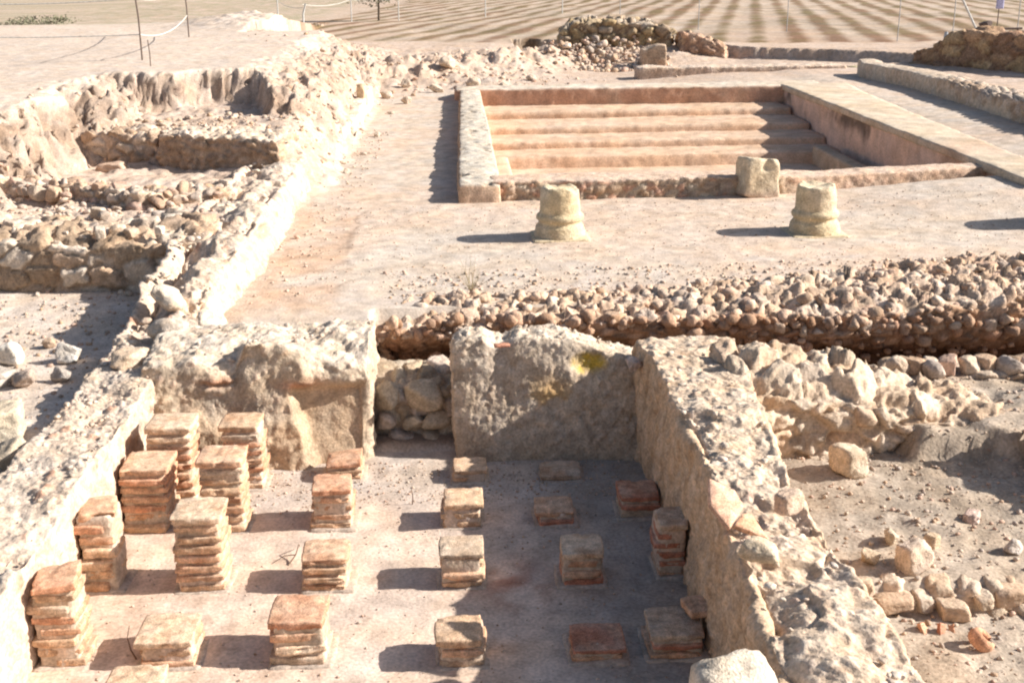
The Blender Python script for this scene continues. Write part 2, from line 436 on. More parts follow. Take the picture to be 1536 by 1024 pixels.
    ps = S(-.85, -1.0, x + .10 * a2 + .12 * a1) * S(7.7, 8.1, y) * (1 - S(11.2, 11.5, y + .2 * a2))
    cc = mix(cc, one * A(.50, .345, .24), .8 * ps * S(-.6, .2, a2))
    cc = mix(cc, one * A(.22, .16, .12), .7 * np.exp(-((x + .10 * a2 + .12 * a1 + .93) / .022) ** 2) * S(8, 8.4, y) * (1 - S(11.2, 11.5, y)) * S(-.1, .3, a3 + a1))
    c = mix(c, cc, court)
    hc = mix(one * A(.61, .50, .41), one * A(.60, .47, .375), S(-.2, .45, a1))
    hc = mix(hc, one * A(.50, .40, .325), .6 * S(.0, .5, a2)); hc = mix(hc, one * A(.36, .27, .2), .45 * S(.35, .65, a3 + .6 * a1))
    hc = mix(hc, one * A(.47, .41, .355), S(5.7, 6.1, y + .2 * a2))
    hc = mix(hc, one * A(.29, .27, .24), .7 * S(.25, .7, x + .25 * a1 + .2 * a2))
    hc = mix(hc, one * A(.30, .13, .08), .8 * np.exp(-(((x - .2) / .16) ** 2 + ((y - 4.95) / .2) ** 2)) * S(-.3, .4, a3 + a2))
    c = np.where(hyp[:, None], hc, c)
    rc = mix(one * A(.335, .28, .22), one * A(.43, .36, .285), S(-.3, .4, a2 + .5 * a3))
    c = np.where(rr[:, None], rc, c)
    c = np.where(cor[:, None], A(.24, .18, .135)[None], c)
    lr = (x < -1.93) & (y < 9.4)
    c = np.where(lr[:, None], mix(one * A(.54, .465, .39), one * A(.58, .50, .425), S(-.3, .4, a2)), c)
    scf = S(.15, .5, np.abs(b - .5) * -1 + .62) * S(.02, .2, b) * S(.02, .2, 1 - b)
    c = mix(c, one * A(.43, .345, .28), .85 * np.clip(b * 4 * (1 - b), 0, 1)); c = mix(c, one * A(.36, .29, .235), .8 * np.clip(mA * 5 * (1 - mA), 0, 1) * S(16, 14, y))
    c = mix(c, one * A(.545, .465, .39), .9 * np.clip(b * 3 - 2, 0, 1))
    c = mix(c, c * A(.72, .66, .60), .8 * np.clip(b * 4 * (1 - b), 0, 1) * S(-.05, .4, fbm(P * np.array([5, 5, 1]), 4, 155, .6)))
    # field
    fc = mix(one * A(.46, .375, .295), one * A(.38, .31, .24), S(-.3, .3, a1))
    fc = mix(fc, one * A(.42, .31, .235), .6 * S(0, .5, lo))
    c = mix(c, fc, fm)
    gl = S(36, 41, y + a1) * (1 - fm) * (1 - S(-3, 1, x))
    c = mix(c, one * A(.44, .35, .27), .7 * gl * S(-.4, .4, a1 + a2))
    gl2 = S(30, 33, y + 1.5 * a1) * (1 - S(-6.5, -5.2, x + .6 * a1)) 
    c = mix(c, one * A(.27, .26, .16), .7 * gl2 * S(-.3, .3, a2))
    far = S(80, 200, y)
    c = mix(c, one * A(.40, .33, .22), far)
    return z.reshape(sh), np.clip(c, .02, .8), (hyp, rr | lr, cor, court, fm, b)

def axis(segs):
    out = []
    for a, b_, st in segs:
        out.append(np.linspace(a, b_, max(1, int(round((b_ - a) / st))), endpoint=False))
    return np.concatenate(out + [[segs[-1][1]]])
XS = axis([(-400, -60, 20), (-60, -20, 4), (-20, -8, .22), (-8, -5.2, .06), (-5.2, 3.2, .027), (3.2, 8, .045), (8, 13, .09), (13, 34, .16), (34, 60, 2), (60, 400, 20)])
YS = axis([(-200, -20, 15), (-20, 2, 1.1), (2, 3.3, .05), (3.3, 11.5, .026), (11.5, 22, .04), (22, 40, .07), (40, 80, .25), (80, 140, 1.5), (140, 700, 14)])
GX, GY = np.meshgrid(XS, YS, indexing='ij')
GZ, GC, zones = terrain(GX, GY, True)
def build_ground():
    nx, ny = GX.shape
    V = np.stack([GX.ravel(), GY.ravel(), GZ.ravel()], 1)
    # crumble the steep earth faces in three dimensions
    gx_, gy_ = np.gradient(GZ, XS, YS); st = (S(.35, 1.0, np.hypot(gx_, gy_)) * (GX < -1.4) * (GY > 9.5) * (GY < 34) * (GX > -9)).ravel()
    k = np.nonzero(st > .01)[0]; q = V[k].copy(); w = st[k]
    lump = fbm(q * 4.5, 5, 501, .62); l2 = fbm(q * 13, 4, 502, .6)
    F1, F2, ID, _v = worley(q / .13 + .3 * l2[:, None], 503)
    stn = (h1(ID, 2) > .72) * S(.5, .2, F1)
    V[k, 0] += w * (.09 * lump + .03 * l2 + .05 * stn); V[k, 1] -= w * (.09 * fbm(q * 4.5 + 7, 5, 504, .62) + .03 * l2 + .05 * stn); V[k, 2] += w * .04 * l2
    GCf = GC.copy(); strat = fbm(q * np.array([1.2, 1.2, 9]), 4, 505)
    cc = GCf[k] * (1 + (.22 * S(-.3, .4, lump) - .16 + .16 * strat + .12 * l2) [:, None] * w[:, None])
    GCf[k] = mix(cc, pick(ID, (PALE, GREY, TAN, PINK), 3), .7 * stn * w)
    i = np.arange(nx - 1)[:, None] * ny + np.arange(ny - 1)[None, :]
    Q = np.stack([i, i + ny, i + ny + 1, i + 1], -1).reshape(-1, 4)
    hyp, room, cor, court, fm, b = zones
    cx = V[Q, 0].mean(1); cy = V[Q, 1].mean(1)
    zid = np.zeros(len(Q), int)
    zid[(fm[Q].mean(1) > .5)] = 1
    zid[(b[Q].max(1) > .02) & (cy < 36) & (cy > 7)] = 2
    zid[(court[Q].mean(1) > .5)] = 3
    zid[room[Q].mean(1) > .5] = 4
    zid[hyp[Q].mean(1) > .5] = 5
    for k, (nm, mat) in enumerate((('ground', M_SOIL), ('ploughed_field', M_FIELD), ('excavation_bank', M_SOIL), ('courtyard_floor', M_FLOOR), ('room_floor', M_SOIL), ('hypocaust_floor', M_FLOOR))):
        q = Q[zid == k]; u, inv = np.unique(q.ravel(), return_inverse=True)
        o = mk(nm, V[u], inv.reshape(-1, 4), GCf[u], mat, loc=(0, 0, 0)); o['kind'] = 'structure'
build_ground()
def gz(x, y):
    return float(terrain(np.array([x]), np.array([y]))[0])
# ------------------------------------------------------------------ walls
def lerp_fn(xs, zs, axis_=0):
    xs = np.array(xs); zs = np.array(zs)
    return lambda x, y: np.interp((x, y)[axis_], xs, zs)
def P3(x, y): return np.stack([x, y, 0 * x], 1)
def wob(f, amp=.03, fr=3., s=3):
    return lambda x, y: f(x, y) + amp * fbm(P3(x, y) * fr, 4, s)

def wall(name, label, Mf, L, W, z0, zt, res, style, rnd=.04, batter=0., mat=M_MASON, H=None, chip=None, cat='wall', group=None):
    H = H or .7
    V, Fc, c = block(Mf, L, W, H, z0, zt, res, style, rnd, batter)
    if chip: V, Fc, c = join_quads([(V, Fc, c)] + [chips(ch[0], Mf, zt, *ch[1:]) for ch in chip])
    o = mk(name, V, Fc, c, mat); return tag(o, label, cat, group)

# long wall left of the hypocaust
LW = strip([(2.4, -2.5, -1.86), (3.6, -2.42, -1.84), (5.0, -2.30, -1.83), (6.2, -2.26, -1.83), (6.7, -2.24, -1.80), (7.2, -2.22, -1.74), (8.2, -2.26, -1.70), (10, -2.34, -1.69), (12, -2.3, -1.70), (14, -2.3, -1.72), (16, -2.5, -1.74)])
LWB = lambda s, t: np.where(t < .5, -.03 + .36 * S(6.9, 7.7, 2.4 + 13.6 * s) * (1 - .6 * S(13, 15.5, 2.4 + 13.6 * s)), -.03)
def lw_extra(P, n, I, d, c):
    far = S(6.6, 8, P[:, 1]); right = S(.25, .7, n[:, 0])
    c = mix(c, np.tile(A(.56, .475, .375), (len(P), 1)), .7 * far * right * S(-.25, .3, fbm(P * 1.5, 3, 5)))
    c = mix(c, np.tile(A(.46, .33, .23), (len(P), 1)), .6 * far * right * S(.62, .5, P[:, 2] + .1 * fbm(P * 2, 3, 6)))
    F1, F2, ID, V = worley(P / .085 + 3, 77)
    br = (h1(ID, 9) > .9) * S(.45, .3, F1)
    c = mix(c, np.tile(A(.48, .27, .18), (len(P), 1)), .75 * br)
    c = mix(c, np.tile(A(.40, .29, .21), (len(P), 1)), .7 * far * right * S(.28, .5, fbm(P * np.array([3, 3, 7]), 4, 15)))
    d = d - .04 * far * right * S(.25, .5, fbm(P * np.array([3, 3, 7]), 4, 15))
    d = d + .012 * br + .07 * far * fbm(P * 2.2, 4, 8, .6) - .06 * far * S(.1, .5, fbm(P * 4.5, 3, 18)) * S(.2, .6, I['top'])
    lf = S(.3, .95, I['t']) * S(7, 8, P[:, 1]) * S(.3, .7, I['top']); d = d - (.10 + .12 * S(10.2, 9.2, P[:, 1])) * lf
    return d, c
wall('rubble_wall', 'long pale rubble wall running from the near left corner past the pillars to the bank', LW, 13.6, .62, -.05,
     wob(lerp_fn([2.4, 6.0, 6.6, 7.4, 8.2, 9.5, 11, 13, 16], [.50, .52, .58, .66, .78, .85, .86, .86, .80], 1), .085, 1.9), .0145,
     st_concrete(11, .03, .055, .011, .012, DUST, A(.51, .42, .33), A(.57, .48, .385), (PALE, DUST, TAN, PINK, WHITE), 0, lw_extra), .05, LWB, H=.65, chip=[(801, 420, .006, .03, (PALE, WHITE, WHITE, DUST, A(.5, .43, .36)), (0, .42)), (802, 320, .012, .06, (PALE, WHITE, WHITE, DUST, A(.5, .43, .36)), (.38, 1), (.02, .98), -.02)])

# wall right of the hypocaust
RW = strip([(2.4, .93, 1.47), (3.1, .96, 1.45), (3.9, 1.02, 1.43), (4.5, 1.05, 1.42), (5.2, 1.06, 1.47), (6.0, 1.05, 1.55), (6.62, 1.02, 1.60)])
def rw_extra(P, n, I, d, c):
    left = S(-.3, -.8, n[:, 0])
    cr = S(.62, .75, fbm(P * 4.5, 2, 91) + .5)
    d = d - .03 * cr * S(.3, .7, I['top']) + .02 * fbm(P * 1.7, 3, 61)
    nk = np.exp(-(((P[:, 1] - 3.62) / .2) ** 2 + ((P[:, 0] - 1.0) / .12) ** 2)) + .9 * np.exp(-(((P[:, 1] - 3.2) / .12) ** 2 + ((P[:, 0] - .98) / .1) ** 2)) + .6 * np.exp(-(((P[:, 1] - 5.25) / .2) ** 2 + ((P[:, 0] - 1.05) / .08) ** 2))
    d = d - .075 * nk * S(.1, .5, I['top'])
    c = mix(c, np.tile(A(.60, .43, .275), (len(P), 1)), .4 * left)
    return d, c
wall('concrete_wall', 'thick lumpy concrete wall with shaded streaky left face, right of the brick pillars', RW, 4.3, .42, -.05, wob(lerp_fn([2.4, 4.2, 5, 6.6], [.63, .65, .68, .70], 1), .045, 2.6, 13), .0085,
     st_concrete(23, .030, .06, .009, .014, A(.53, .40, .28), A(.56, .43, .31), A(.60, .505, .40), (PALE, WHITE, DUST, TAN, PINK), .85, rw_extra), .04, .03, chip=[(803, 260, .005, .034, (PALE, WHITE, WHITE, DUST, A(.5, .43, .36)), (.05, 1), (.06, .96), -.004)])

# back walls of the hypocaust, left and right of the gap
def bl_extra(P, n, I, d, c):
    front = S(.3, .8, -n[:, 1])
    pl = S(-.15, .25, fbm(P * 2.4, 3, 44) + .35 * S(.45, .15, P[:, 2]) - .25 * S(-1.1, -.7, P[:, 0]))
    stp = S(-1.02, -.95, P[:, 0] + .25 * (P[:, 2] - .3) + .05 * fbm(P * 6, 2, 45)) * S(.50, .42, P[:, 2]); d = d * (1 - .6 * stp * front) - .075 * front * stp
    d = d - .05 * front * np.exp(-(((P[:, 0] + 1.44) / .10) ** 2 + ((P[:, 2] - .50 - 1.5 * (P[:, 0] + 1.44) ** 2) / .012) ** 2))
    d = d + front * (.03 * pl - .05 * np.exp(-(((P[:, 0] + 1.32) / .16) ** 2 + ((P[:, 2] - .68) / .1) ** 2)))
    c = mix(c, np.tile(A(.45, .335, .225), (len(P), 1)), .8 * front * np.maximum(pl, stp))
    rd = np.exp(-(((P[:, 0] + .98) / .12) ** 2 + ((P[:, 2] - .49) / .03) ** 2)) + np.exp(-(((P[:, 0] + 1.45) / .1) ** 2 + ((P[:, 2] - .52) / .035) ** 2))
    c = mix(c, np.tile(A(.44, .23, .14), (len(P), 1)), np.clip(.8 * rd * front, 0, 1))
    return d, c
def bl_top(x, y):
    f = np.interp(x, [-1.9, -1.55, -1.36, -1.28, -1.1, -.9, -.55], [.62, .66, .58, .80, .76, .60, .53])
    return f + (.68 - f) * S(6.42, 6.85, y) + .055 * fbm(P3(x, y) * 4, 4, 9)
wall('ruined_wall', 'rough back wall behind the tall brick pillars, left of the narrow gap', quad((-1.9, 6.48), (-.565, 6.56), (-.56, 7.15), (-1.9, 7.15)), 1.35, .75, -.05, bl_top, .0125,
     st_concrete(31, .03, .06, .015, .014, A(.47, .39, .30), A(.51, .43, .33), A(.62, .54, .45), (PALE, TAN, PINK, WHITE), .2, bl_extra, .75), .05, .13, chip=[(804, 200, .006, .03, (PALE, WHITE, WHITE, DUST, A(.5, .43, .36)), (.2, 1), (.1, .95))])
def br_extra(P, n, I, d, c):
    front = S(.2, .7, -n[:, 1])
    g = np.exp(-(((P[:, 0] - .74) / .10) ** 2 + ((P[:, 2] - .555) / .065) ** 2) ** 1.5)
    w = np.clip(g * 1.5 + .5 * np.sqrt(g) * S(-.1, .3, fbm(P * 30, 3, 71)) - .3, 0, 1) * (.55 + .45 * S(-.25, .1, fbm(P * 22, 4, 73)))
    c = mix(c, np.tile(A(.52, .37, .055), (len(P), 1)), w * .95)
    d = d - .05 * g
    g2 = np.exp(-(((P[:, 0] - .50) / .17) ** 2 + ((P[:, 2] - .37) / .10) ** 2)) * S(-.05, .3, fbm(P * 7, 3, 72))
    c = mix(c, np.tile(A(.50, .32, .14), (len(P), 1)), np.clip(g2 * .9, 0, 1) * front)
    sm = front * S(.18, .05, P[:, 2] + .08 * fbm(P * 3, 2, 4))
    c = mix(c, np.tile(A(.42, .32, .22), (len(P), 1)), .6 * sm)
    d = d * (1 - .5 * sm)
    return d, c
def br_top(x, y): return np.interp(x, [-.1, 0, .12, .18, .24, .32, .6, .75, .9, 1.05], [.66, .70, .70, .66, .66, .71, .70, .66, .60, .56]) + .02 * fbm(P3(x, y) * 6, 3, 19)
wall('ruined_wall', 'grey back wall with a yellow lichen patch, between the narrow gap and the concrete wall', quad((-.085, 6.66), (1.08, 6.56), (1.08, 6.85), (-.09, 6.92)), 1.17, .34, -.05, br_top, .0105,
     st_concrete(41, .022, .045, .018, .026, A(.45, .37, .285), A(.51, .425, .33), A(.61, .53, .43), (PALE, GREY, WHITE, TAN), .2, br_extra, .7), .04, .22, chip=[(805, 110, .005, .022, (PALE, WHITE, WHITE, DUST, A(.5, .43, .36)))])
# stone blocking of the gap
GAPC = (A(.40, .34, .26), A(.44, .37, .28), GREY, A(.36, .29, .21))
pl = [block(quad((-.60, 6.78), (-.06, 6.76), (-.06, 7.2), (-.60, 7.2)), .54, .44, .42, -.05, wob(lambda x, y: .36 + .05 * S(6.86, 7.0, y), .015, 5), .012,
      st_rubble((.15, .2, .12), .03, .015, .02, GAPC, A(.36, .29, .22), 5, (.01, .25)), .03)]
for k, (gx, gz_, sx, sz) in enumerate(((-.47, .30, .1, .1), (-.25, .285, .135, .125), (-.49, .14, .09, .07), (-.33, .13, .07, .055), (-.19, .13, .1, .075), (-.4, .04, .1, .05), (-.2, .03, .1, .05))):
    V, Fc = rockV(900 + k, (sx, .09, sz), 4, 12, 14, .07, rz=.1)
    pl.append((V + np.array((gx, 6.76, gz_)), Fc, rockcol(V, GAPC[k % 3], 900 + k)))
V, Fc, c = join_quads(pl)
tag(mk('blocking_wall', V, Fc, c, M_MASON), 'low wall of rounded grey stones filling the narrow gap in the back wall', 'wall')

# long rubble wall before the courtyard
def lr_front(x): return np.interp(x, [-.65, 1.2, 2.6, 4.6], [7.66, 7.58, 7.42, 7.30])
def LR(s, t):
    x = -.62 + 5.4 * s
    a = lr_front(x); b = np.interp(x, [-.62, -.4, 1.3, 3.4, 4.6], [8.0, 8.2, 8.12, 8.35, 8.42])
    return x, a + (b - a) * t
def lr_top(x, y): return np.interp(x, [-.65, -.5, .2, 1.5, 2.6, 3.5, 4.8], [.44, .52, .56, .58, .63, .68, .70]) - .09 * S(.35, 0, y - lr_front(x)) + .03 * fbm(P3(x, y) * 5, 3, 2)
LRC = (A(.56, .425, .32), A(.49, .36, .26), A(.60, .485, .38), A(.53, .42, .33), A(.53, .375, .275), A(.45, .33, .235))
def lr_extra(P, n, I, d, c):
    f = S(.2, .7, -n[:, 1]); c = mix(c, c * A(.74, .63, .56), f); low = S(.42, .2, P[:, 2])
    c = mix(c, c * A(.42, .36, .33), f * low)          # trench shade painted into the colour of the low front face
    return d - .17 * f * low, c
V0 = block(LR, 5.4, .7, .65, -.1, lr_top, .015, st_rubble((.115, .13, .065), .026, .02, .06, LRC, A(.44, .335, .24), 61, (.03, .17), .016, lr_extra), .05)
r = np.random.default_rng(5)
pts = []; sz = []
while len(pts) < 900:
    s_, t_ = r.random(), r.random() ** 1.1
    x, y = LR(np.array([s_]), np.array([t_])); x, y = x[0], y[0]
    zt = float(lr_top(np.array([x]), np.array([y]))[0])
    pts.append((x, y, zt + r.uniform(-.05, -.002))); sz.append(r.choice([.02, .028, .036, .05, .065], p=[.42, .26, .16, .1, .06]))
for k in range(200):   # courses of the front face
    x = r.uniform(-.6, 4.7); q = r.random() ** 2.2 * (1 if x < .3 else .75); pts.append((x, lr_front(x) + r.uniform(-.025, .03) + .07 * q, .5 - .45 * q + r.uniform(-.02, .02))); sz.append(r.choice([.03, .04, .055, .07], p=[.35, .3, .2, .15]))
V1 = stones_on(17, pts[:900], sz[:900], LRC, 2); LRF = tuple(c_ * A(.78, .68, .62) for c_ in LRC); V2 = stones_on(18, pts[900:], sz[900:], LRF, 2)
pl = [V0, V1, V2]; x = 2.1; k = 0
while x < 4.8:          # a broken course of squared stones
    w = r.choice([.06, .085, .11, .15]) * r.uniform(.85, 1.15)
    if r.random() < .82:
        V, Fc = rockV(1500 + k, (w * .72, .08, r.uniform(.03, .07)), 3, 7, 26, .10, boxy=1 if r.random() < .7 else 0, rz=r.uniform(-.2, .2))
        pl.append((V + np.array((x + w / 2, float(lr_front(x)) + r.uniform(.0, .05), .44 + .03 * (x - 2) + r.uniform(-.035, .02))), Fc, rockcol(V, LRC[k % 5] * r.uniform(.75, 1.05), k)))
    x += w + .012; k += 1
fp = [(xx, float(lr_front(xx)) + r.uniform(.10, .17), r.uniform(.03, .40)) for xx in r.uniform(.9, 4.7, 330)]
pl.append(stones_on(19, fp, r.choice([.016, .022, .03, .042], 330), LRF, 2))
V, Fc, c = join_quads(pl)
tag(mk('rubble_wall', V, Fc, c, M_MASON, smooth=True), 'long brown wall of small loose stones along the near edge of the courtyard', 'wall')

# diagonal stone wall on the right
def dw_top(x, y): return np.interp(x, [1.45, 1.7, 2.1, 2.35, 2.6, 2.85, 3.0], [.74, .73, .67, .59, .53, .47, .42]) + .04 * fbm(P3(x, y) * 5, 3, 33) - .12 * S(.25, 0, y - 5.72)
DWC = (A(.51, .39, .28), A(.54, .44, .335), A(.45, .335, .24), A(.50, .41, .32))
V0 = block(quad((1.42, 5.70), (3.0, 5.86), (2.95, 6.25), (1.42, 6.35)), 1.55, .5, .6, .1, dw_top, .0135,
           st_rubble((.19, .2, .13), .032, .025, .07, DWC, A(.50, .39, .285), 71, (.03, .2), .028), .05)
pl = [V0]
for k, (x, z, sx, szz) in enumerate(((1.66, .62, .12, .08), (1.92, .56, .13, .09), (2.16, .47, .12, .08), (2.40, .38, .13, .07))):
    V, Fc = rockV(1200 + k, (sx, .13, szz), 4, 10, 24, .1)
    yy = 5.86 if z < .5 else 5.96
    pl.append((V + np.array((x, yy, z)), Fc, rockcol(V, DWC[k % 4], 1200 + k)))
V, Fc, c = join_quads(pl)
tag(mk('stone_wall', V, Fc, c, M_MASON), 'stub of warm yellowish stone wall sloping down rightwards from the concrete wall', 'wall')
# low row of stones behind it
r = np.random.default_rng(9); pl = [block(quad((2.55, 6.50), (4.4, 6.42), (4.4, 6.75), (2.55, 6.8)), 1.85, .3, .25, .2, wob(lambda x, y: .44 + 0 * x, .03, 4), .016, st_rubble((.16, .16, .1), .03, .02, .02, DWC, MORT, 81), .04)]
for k in range(16):
    x = 2.6 + k * .115 + r.uniform(-.02, .02); V, Fc = rockV(1300 + k, (r.uniform(.06, .09), .07, r.uniform(.05, .075)), 4, 7, 26, .11, boxy=k % 2)
    pl.append((V + np.array((x, 6.55 + r.uniform(-.06, .04), .47)), Fc, rockcol(V, (PALE, TAN * 1.1, GREY, PINK)[k % 4], k)))
V, Fc, c = join_quads(pl)
tag(mk('stone_wall', V, Fc, c, M_MASON), 'low row of pale stones at the right edge before the long brown wall', 'wall')
# low retaining wall front right
pl = [block(quad((1.48, 4.29), (3.6, 4.27), (3.6, 4.5), (1.48, 4.5)), 2.1, .22, .2, .02, wob(lambda x, y: .25 + 0 * x, .02, 6), .014, st_rubble((.13, .13, .08), .03, .02, .02, DWC, MORT, 91), .03)]
for k, (x, w, hgt) in enumerate(((1.64, .07, .04), (1.79, .12, .04), (1.92, .05, .045), (2.03, .09, .055), (2.17, .05, .035), (2.31, .10, .07), (2.5, .1, .07), (2.7, .09, .06), (2.9, .1, .06))):
    V, Fc = rockV(1400 + k, (w, .075, hgt), 4, 6, 28, .10, boxy=1, rz=.08 * (k % 3 - 1))
    pl.append((V + np.array((x, 4.29 + .03 * ((k * 7) % 3 - 1), .20 + .012 * ((k * 5) % 3))), Fc, rockcol(V, DWC[(k + 1) % 4], k + 40)))
V, Fc, c = join_quads(pl)
tag(mk('retaining_wall', V, Fc, c, M_MASON), 'low line of yellowish stones holding the gravelly floor at the lower right', 'wall')
# wall just beyond the right edge that throws its shadow on the gravel
wall('stone_wall', 'stone wall stub at the far right edge whose shadow lies on the gravelly floor', quad((3.06, 5.0), (3.6, 4.9), (3.7, 5.62), (2.98, 5.6)), .7, .5, .05, wob(lambda x, y: .54 + .06 * S(5.1, 5.4, y), .05, 4), .03, st_rubble(seed=95, cols=DWC), .05)

# left room: cross wall and terrace rubble
CWC = (A(.46, .36, .27), A(.42, .31, .22), PALE, A(.47, .41, .34), A(.36, .27, .19))
V0 = block(quad((-5.4, 9.42), (-2.0, 9.10), (-2.0, 9.85), (-5.4, 10.15)), 3.4, .75, .5, .2, wob(lambda x, y: np.interp(x, [-5.4, -3.6, -3.0, -2.1], [.84, .84, .78, .84]) - .06 * S(9.55, 9.25, y), .05, 3), .017,
           st_rubble((.25, .24, .14), .045, .025, .03, CWC, A(.44, .34, .25), 101, (.03, .2), .02), .06)
r = np.random.default_rng(12); pts = []; sz = []
for k in range(60):
    x = r.uniform(-5.2, -2.1); pts.append((x, r.uniform(9.3, 10.1), .82 + r.uniform(-.06, .0))); sz.append(r.choice([.03, .05, .08, .11], p=[.45, .3, .18, .07]))
V, Fc, c = join_quads([V0, stones_on(33, pts, sz, (PALE, WHITE, CWC[0], GREY), 4)])
tag(mk('stone_wall', V, Fc, c, M_MASON), 'broad stone wall with brownish face across the room at the left', 'wall')
r = np.random.default_rng(13); pts = []; sz = []
RLX, RLY = [-4.6, -4.1, -3.5, -2.9, -2.4, -2.1], [11.7, 11.4, 11.1, 10.65, 10.9, 11.1]
for k in range(110):
    x = r.uniform(-4.5, -2.15); yy = np.interp(x, RLX, RLY) + r.normal() * .13
    pts.append((x, yy, gz(x, yy) + r.uniform(-.04, .10))); sz.append(r.choice([.035, .05, .075, .11], p=[.3, .3, .25, .15]))
def RLM(s, t):
    x = -4.6 + 2.5 * s; return x, np.interp(x, RLX, RLY) + .30 * (t - .45)
V0 = block(RLM, 2.5, .3, .25, .68, wob(lambda x, y: .90 + 0 * x, .05, 3), .018, st_rubble((.14, .14, .1), .045, .02, .03, (PALE, PINK, TAN, GREY), A(.48, .39, .3), 103, (.02, .35), .025), .06)
V, Fc, c = join_quads([V0, stones_on(35, pts, sz, (PALE, PINK, TAN, GREY, A(.46, .33, .24)), 4)])
tag(mk('collapsed_wall', V, Fc, c, M_MASON), 'collapsed line of stones crossing the terrace below the earth bank', 'wall')
wall('brick_wall', 'dark brown low wall set into the terrace under the hollow of the earth bank', quad((-3.3, 12.95), (-1.9, 12.45), (-1.8, 13.3), (-3.3, 13.6)), 1.45, .6, .6, wob(lambda x, y: 1.12 + 0 * x, .05, 3), .018,
     st_rubble((.16, .16, .08), .03, .015, .02, (A(.38, .275, .195), A(.43, .32, .23), A(.34, .25, .185)), A(.38, .29, .215), 111, (.02, .3), .02, lambda P, n, I, d, c: (d, mix(c, np.tile(PALE, (len(P), 1)), S(.4, .85, n[:, 2])))), .05, H=.5)
wall('stone_wall', 'short broken wall beside the flat slab on the terrace', quad((-4.5, 13.5), (-3.35, 13.15), (-3.3, 13.7), (-4.5, 14.0)), 1.2, .45, .6, wob(lambda x, y: 1.10 + 0 * x, .07, 3), .02,
     st_rubble((.2, .2, .13), .05, .03, .02, (TAN, PALE, A(.42, .32, .24)), MORT, 113, (.02, .3), .02), .05, H=.5)

# far right of the pool
def FW(s, t):
    y = 22.9 - 12.4 * s
    a = np.interp(y, [10.5, 12.5, 14, 17, 20, 22.2, 22.9], [7.0, 7.15, 7.35, 7.6, 7.75, 7.6, 7.75]); w = np.interp(y, [10, 16, 22.4, 22.9], [.6, .55, .45, .2])
    return a + w * t, y
def fw_extra(P, n, I, d, c):
    br = S(20.5, 16.5, P[:, 1] + 1.6 * fbm(P * .8, 3, 3))
    F1, F2, ID, V = worley(P / .16, 303)
    c2 = pick(ID, (GREY, A(.42, .35, .28), PALE, A(.36, .27, .2)), 4)
    k = br * S(.0, .35, P[:, 2] - .72 + .25 * fbm(P * 1.5, 3, 6))
    c = mix(c, c2, k); d = d + .06 * k * (S(.02, .3, F2 - F1) - .5)
    return d, c
V, Fc, c = block(FW, 12.6, .5, .6, .3, wob(lambda x, y: 1.02 + 0 * x, .04, 1.5), .03, st_plaster(121, .02, A(.56, .48, .385), A(.50, .41, .32), fw_extra), .08)
tag(mk('plastered_wall', V, Fc, c, M_MASON), 'low wall with worn pale plaster curving along the right side of the pool', 'wall')
wall('masonry_wall', 'brown block of ruined masonry at the upper right edge', quad((9.75, 25.2), (12.6, 19.2), (13.4, 20.6), (10.9, 25.8)), 6, 1.2, .5, wob(lambda x, y: np.interp(y, [19, 21.5, 23.6, 24.3, 24.8, 25.8], [1.34, 1.4, 1.42, 1.40, 1.05, .82]), .05, 1.2), .045,
     st_rubble((.5, .5, .25), .06, .05, .05, (A(.35, .22, .145), A(.40, .27, .17), A(.32, .21, .14), A(.45, .33, .2)), A(.27, .18, .125), 131, (.01, .14), .05), .04, mat=M_FARST, H=.8)
wall('kerb_wall', 'low pinkish kerb wall beyond the back edge of the pool', quad((3.7, 24.35), (8.0, 24.15), (8.05, 24.75), (3.7, 24.95)), 4.3, .5, .4, wob(lambda x, y: .80 + 0 * x, .02, 2), .035,
     st_concrete(141, .02, .09, .015, .01, A(.50, .38, .29), DUST, WHITE, (PALE, PINK, TAN)), .05, mat=M_FARST, H=.4)
wall('stone_kerb', 'small mossy block at the right end of the pinkish kerb wall', quad((8.1, 24.2), (8.9, 24.1), (8.9, 24.5), (8.1, 24.6)), .8, .4, .5, .74, .04, st_rubble((.3, .3, .2), .04, .02, .02, (PALE, A(.44, .40, .26)), MORT, 143), .05, mat=M_FARST, H=.3)
# ruin mound behind the pool
wall('ruined_wall', 'dark jagged masonry ruin on the mound behind the pool', quad((2.55, 28.6), (5.1, 28.2), (5.3, 29.5), (2.6, 29.9)), 2.7, 1.2, .5, wob(lambda x, y: np.interp(x, [2.5, 2.8, 3.6, 4.2, 4.7, 5.3], [1.2, 1.52, 1.55, 1.50, 1.48, 1.2]), .07, 1.6), .035,
     st_rubble((.34, .34, .2), .11, .06, .04, (A(.36, .28, .18), A(.42, .33, .2), A(.33, .26, .19), A(.40, .34, .27)), A(.22, .16, .11), 151, (.02, .3), .03), .06, mat=M_FARST, H=1.)
wall('stone_block', 'upright squared stone block standing at the foot of the jagged ruin', quad((4.12, 26.6), (4.68, 26.5), (4.72, 27.0), (4.14, 27.1)), .56, .5, .4, wob(lambda x, y: 1.12 - .1 * S(4.5, 4.2, x), .02, 3), .03, st_plaster(153, .02, A(.44, .36, .28), TAN), .06, mat=M_FARST, cat='block')
wall('ruined_wall', 'reddish ruined masonry lump at the right end of the mound', quad((5.25, 27.9), (6.25, 27.6), (6.5, 28.6), (5.3, 29.0)), 1.1, 1, .5, wob(lambda x, y: np.interp(x, [5.2, 5.7, 6.5], [1.32, 1.2, .85]), .08, 1.6), .04,
     st_rubble((.3, .3, .2), .08, .04, .03, (A(.42, .28, .2), A(.46, .33, .24), TAN), A(.34, .23, .17), 155), .08, mat=M_FARST, H=.6)
r = np.random.default_rng(21); pts = []; sz = []
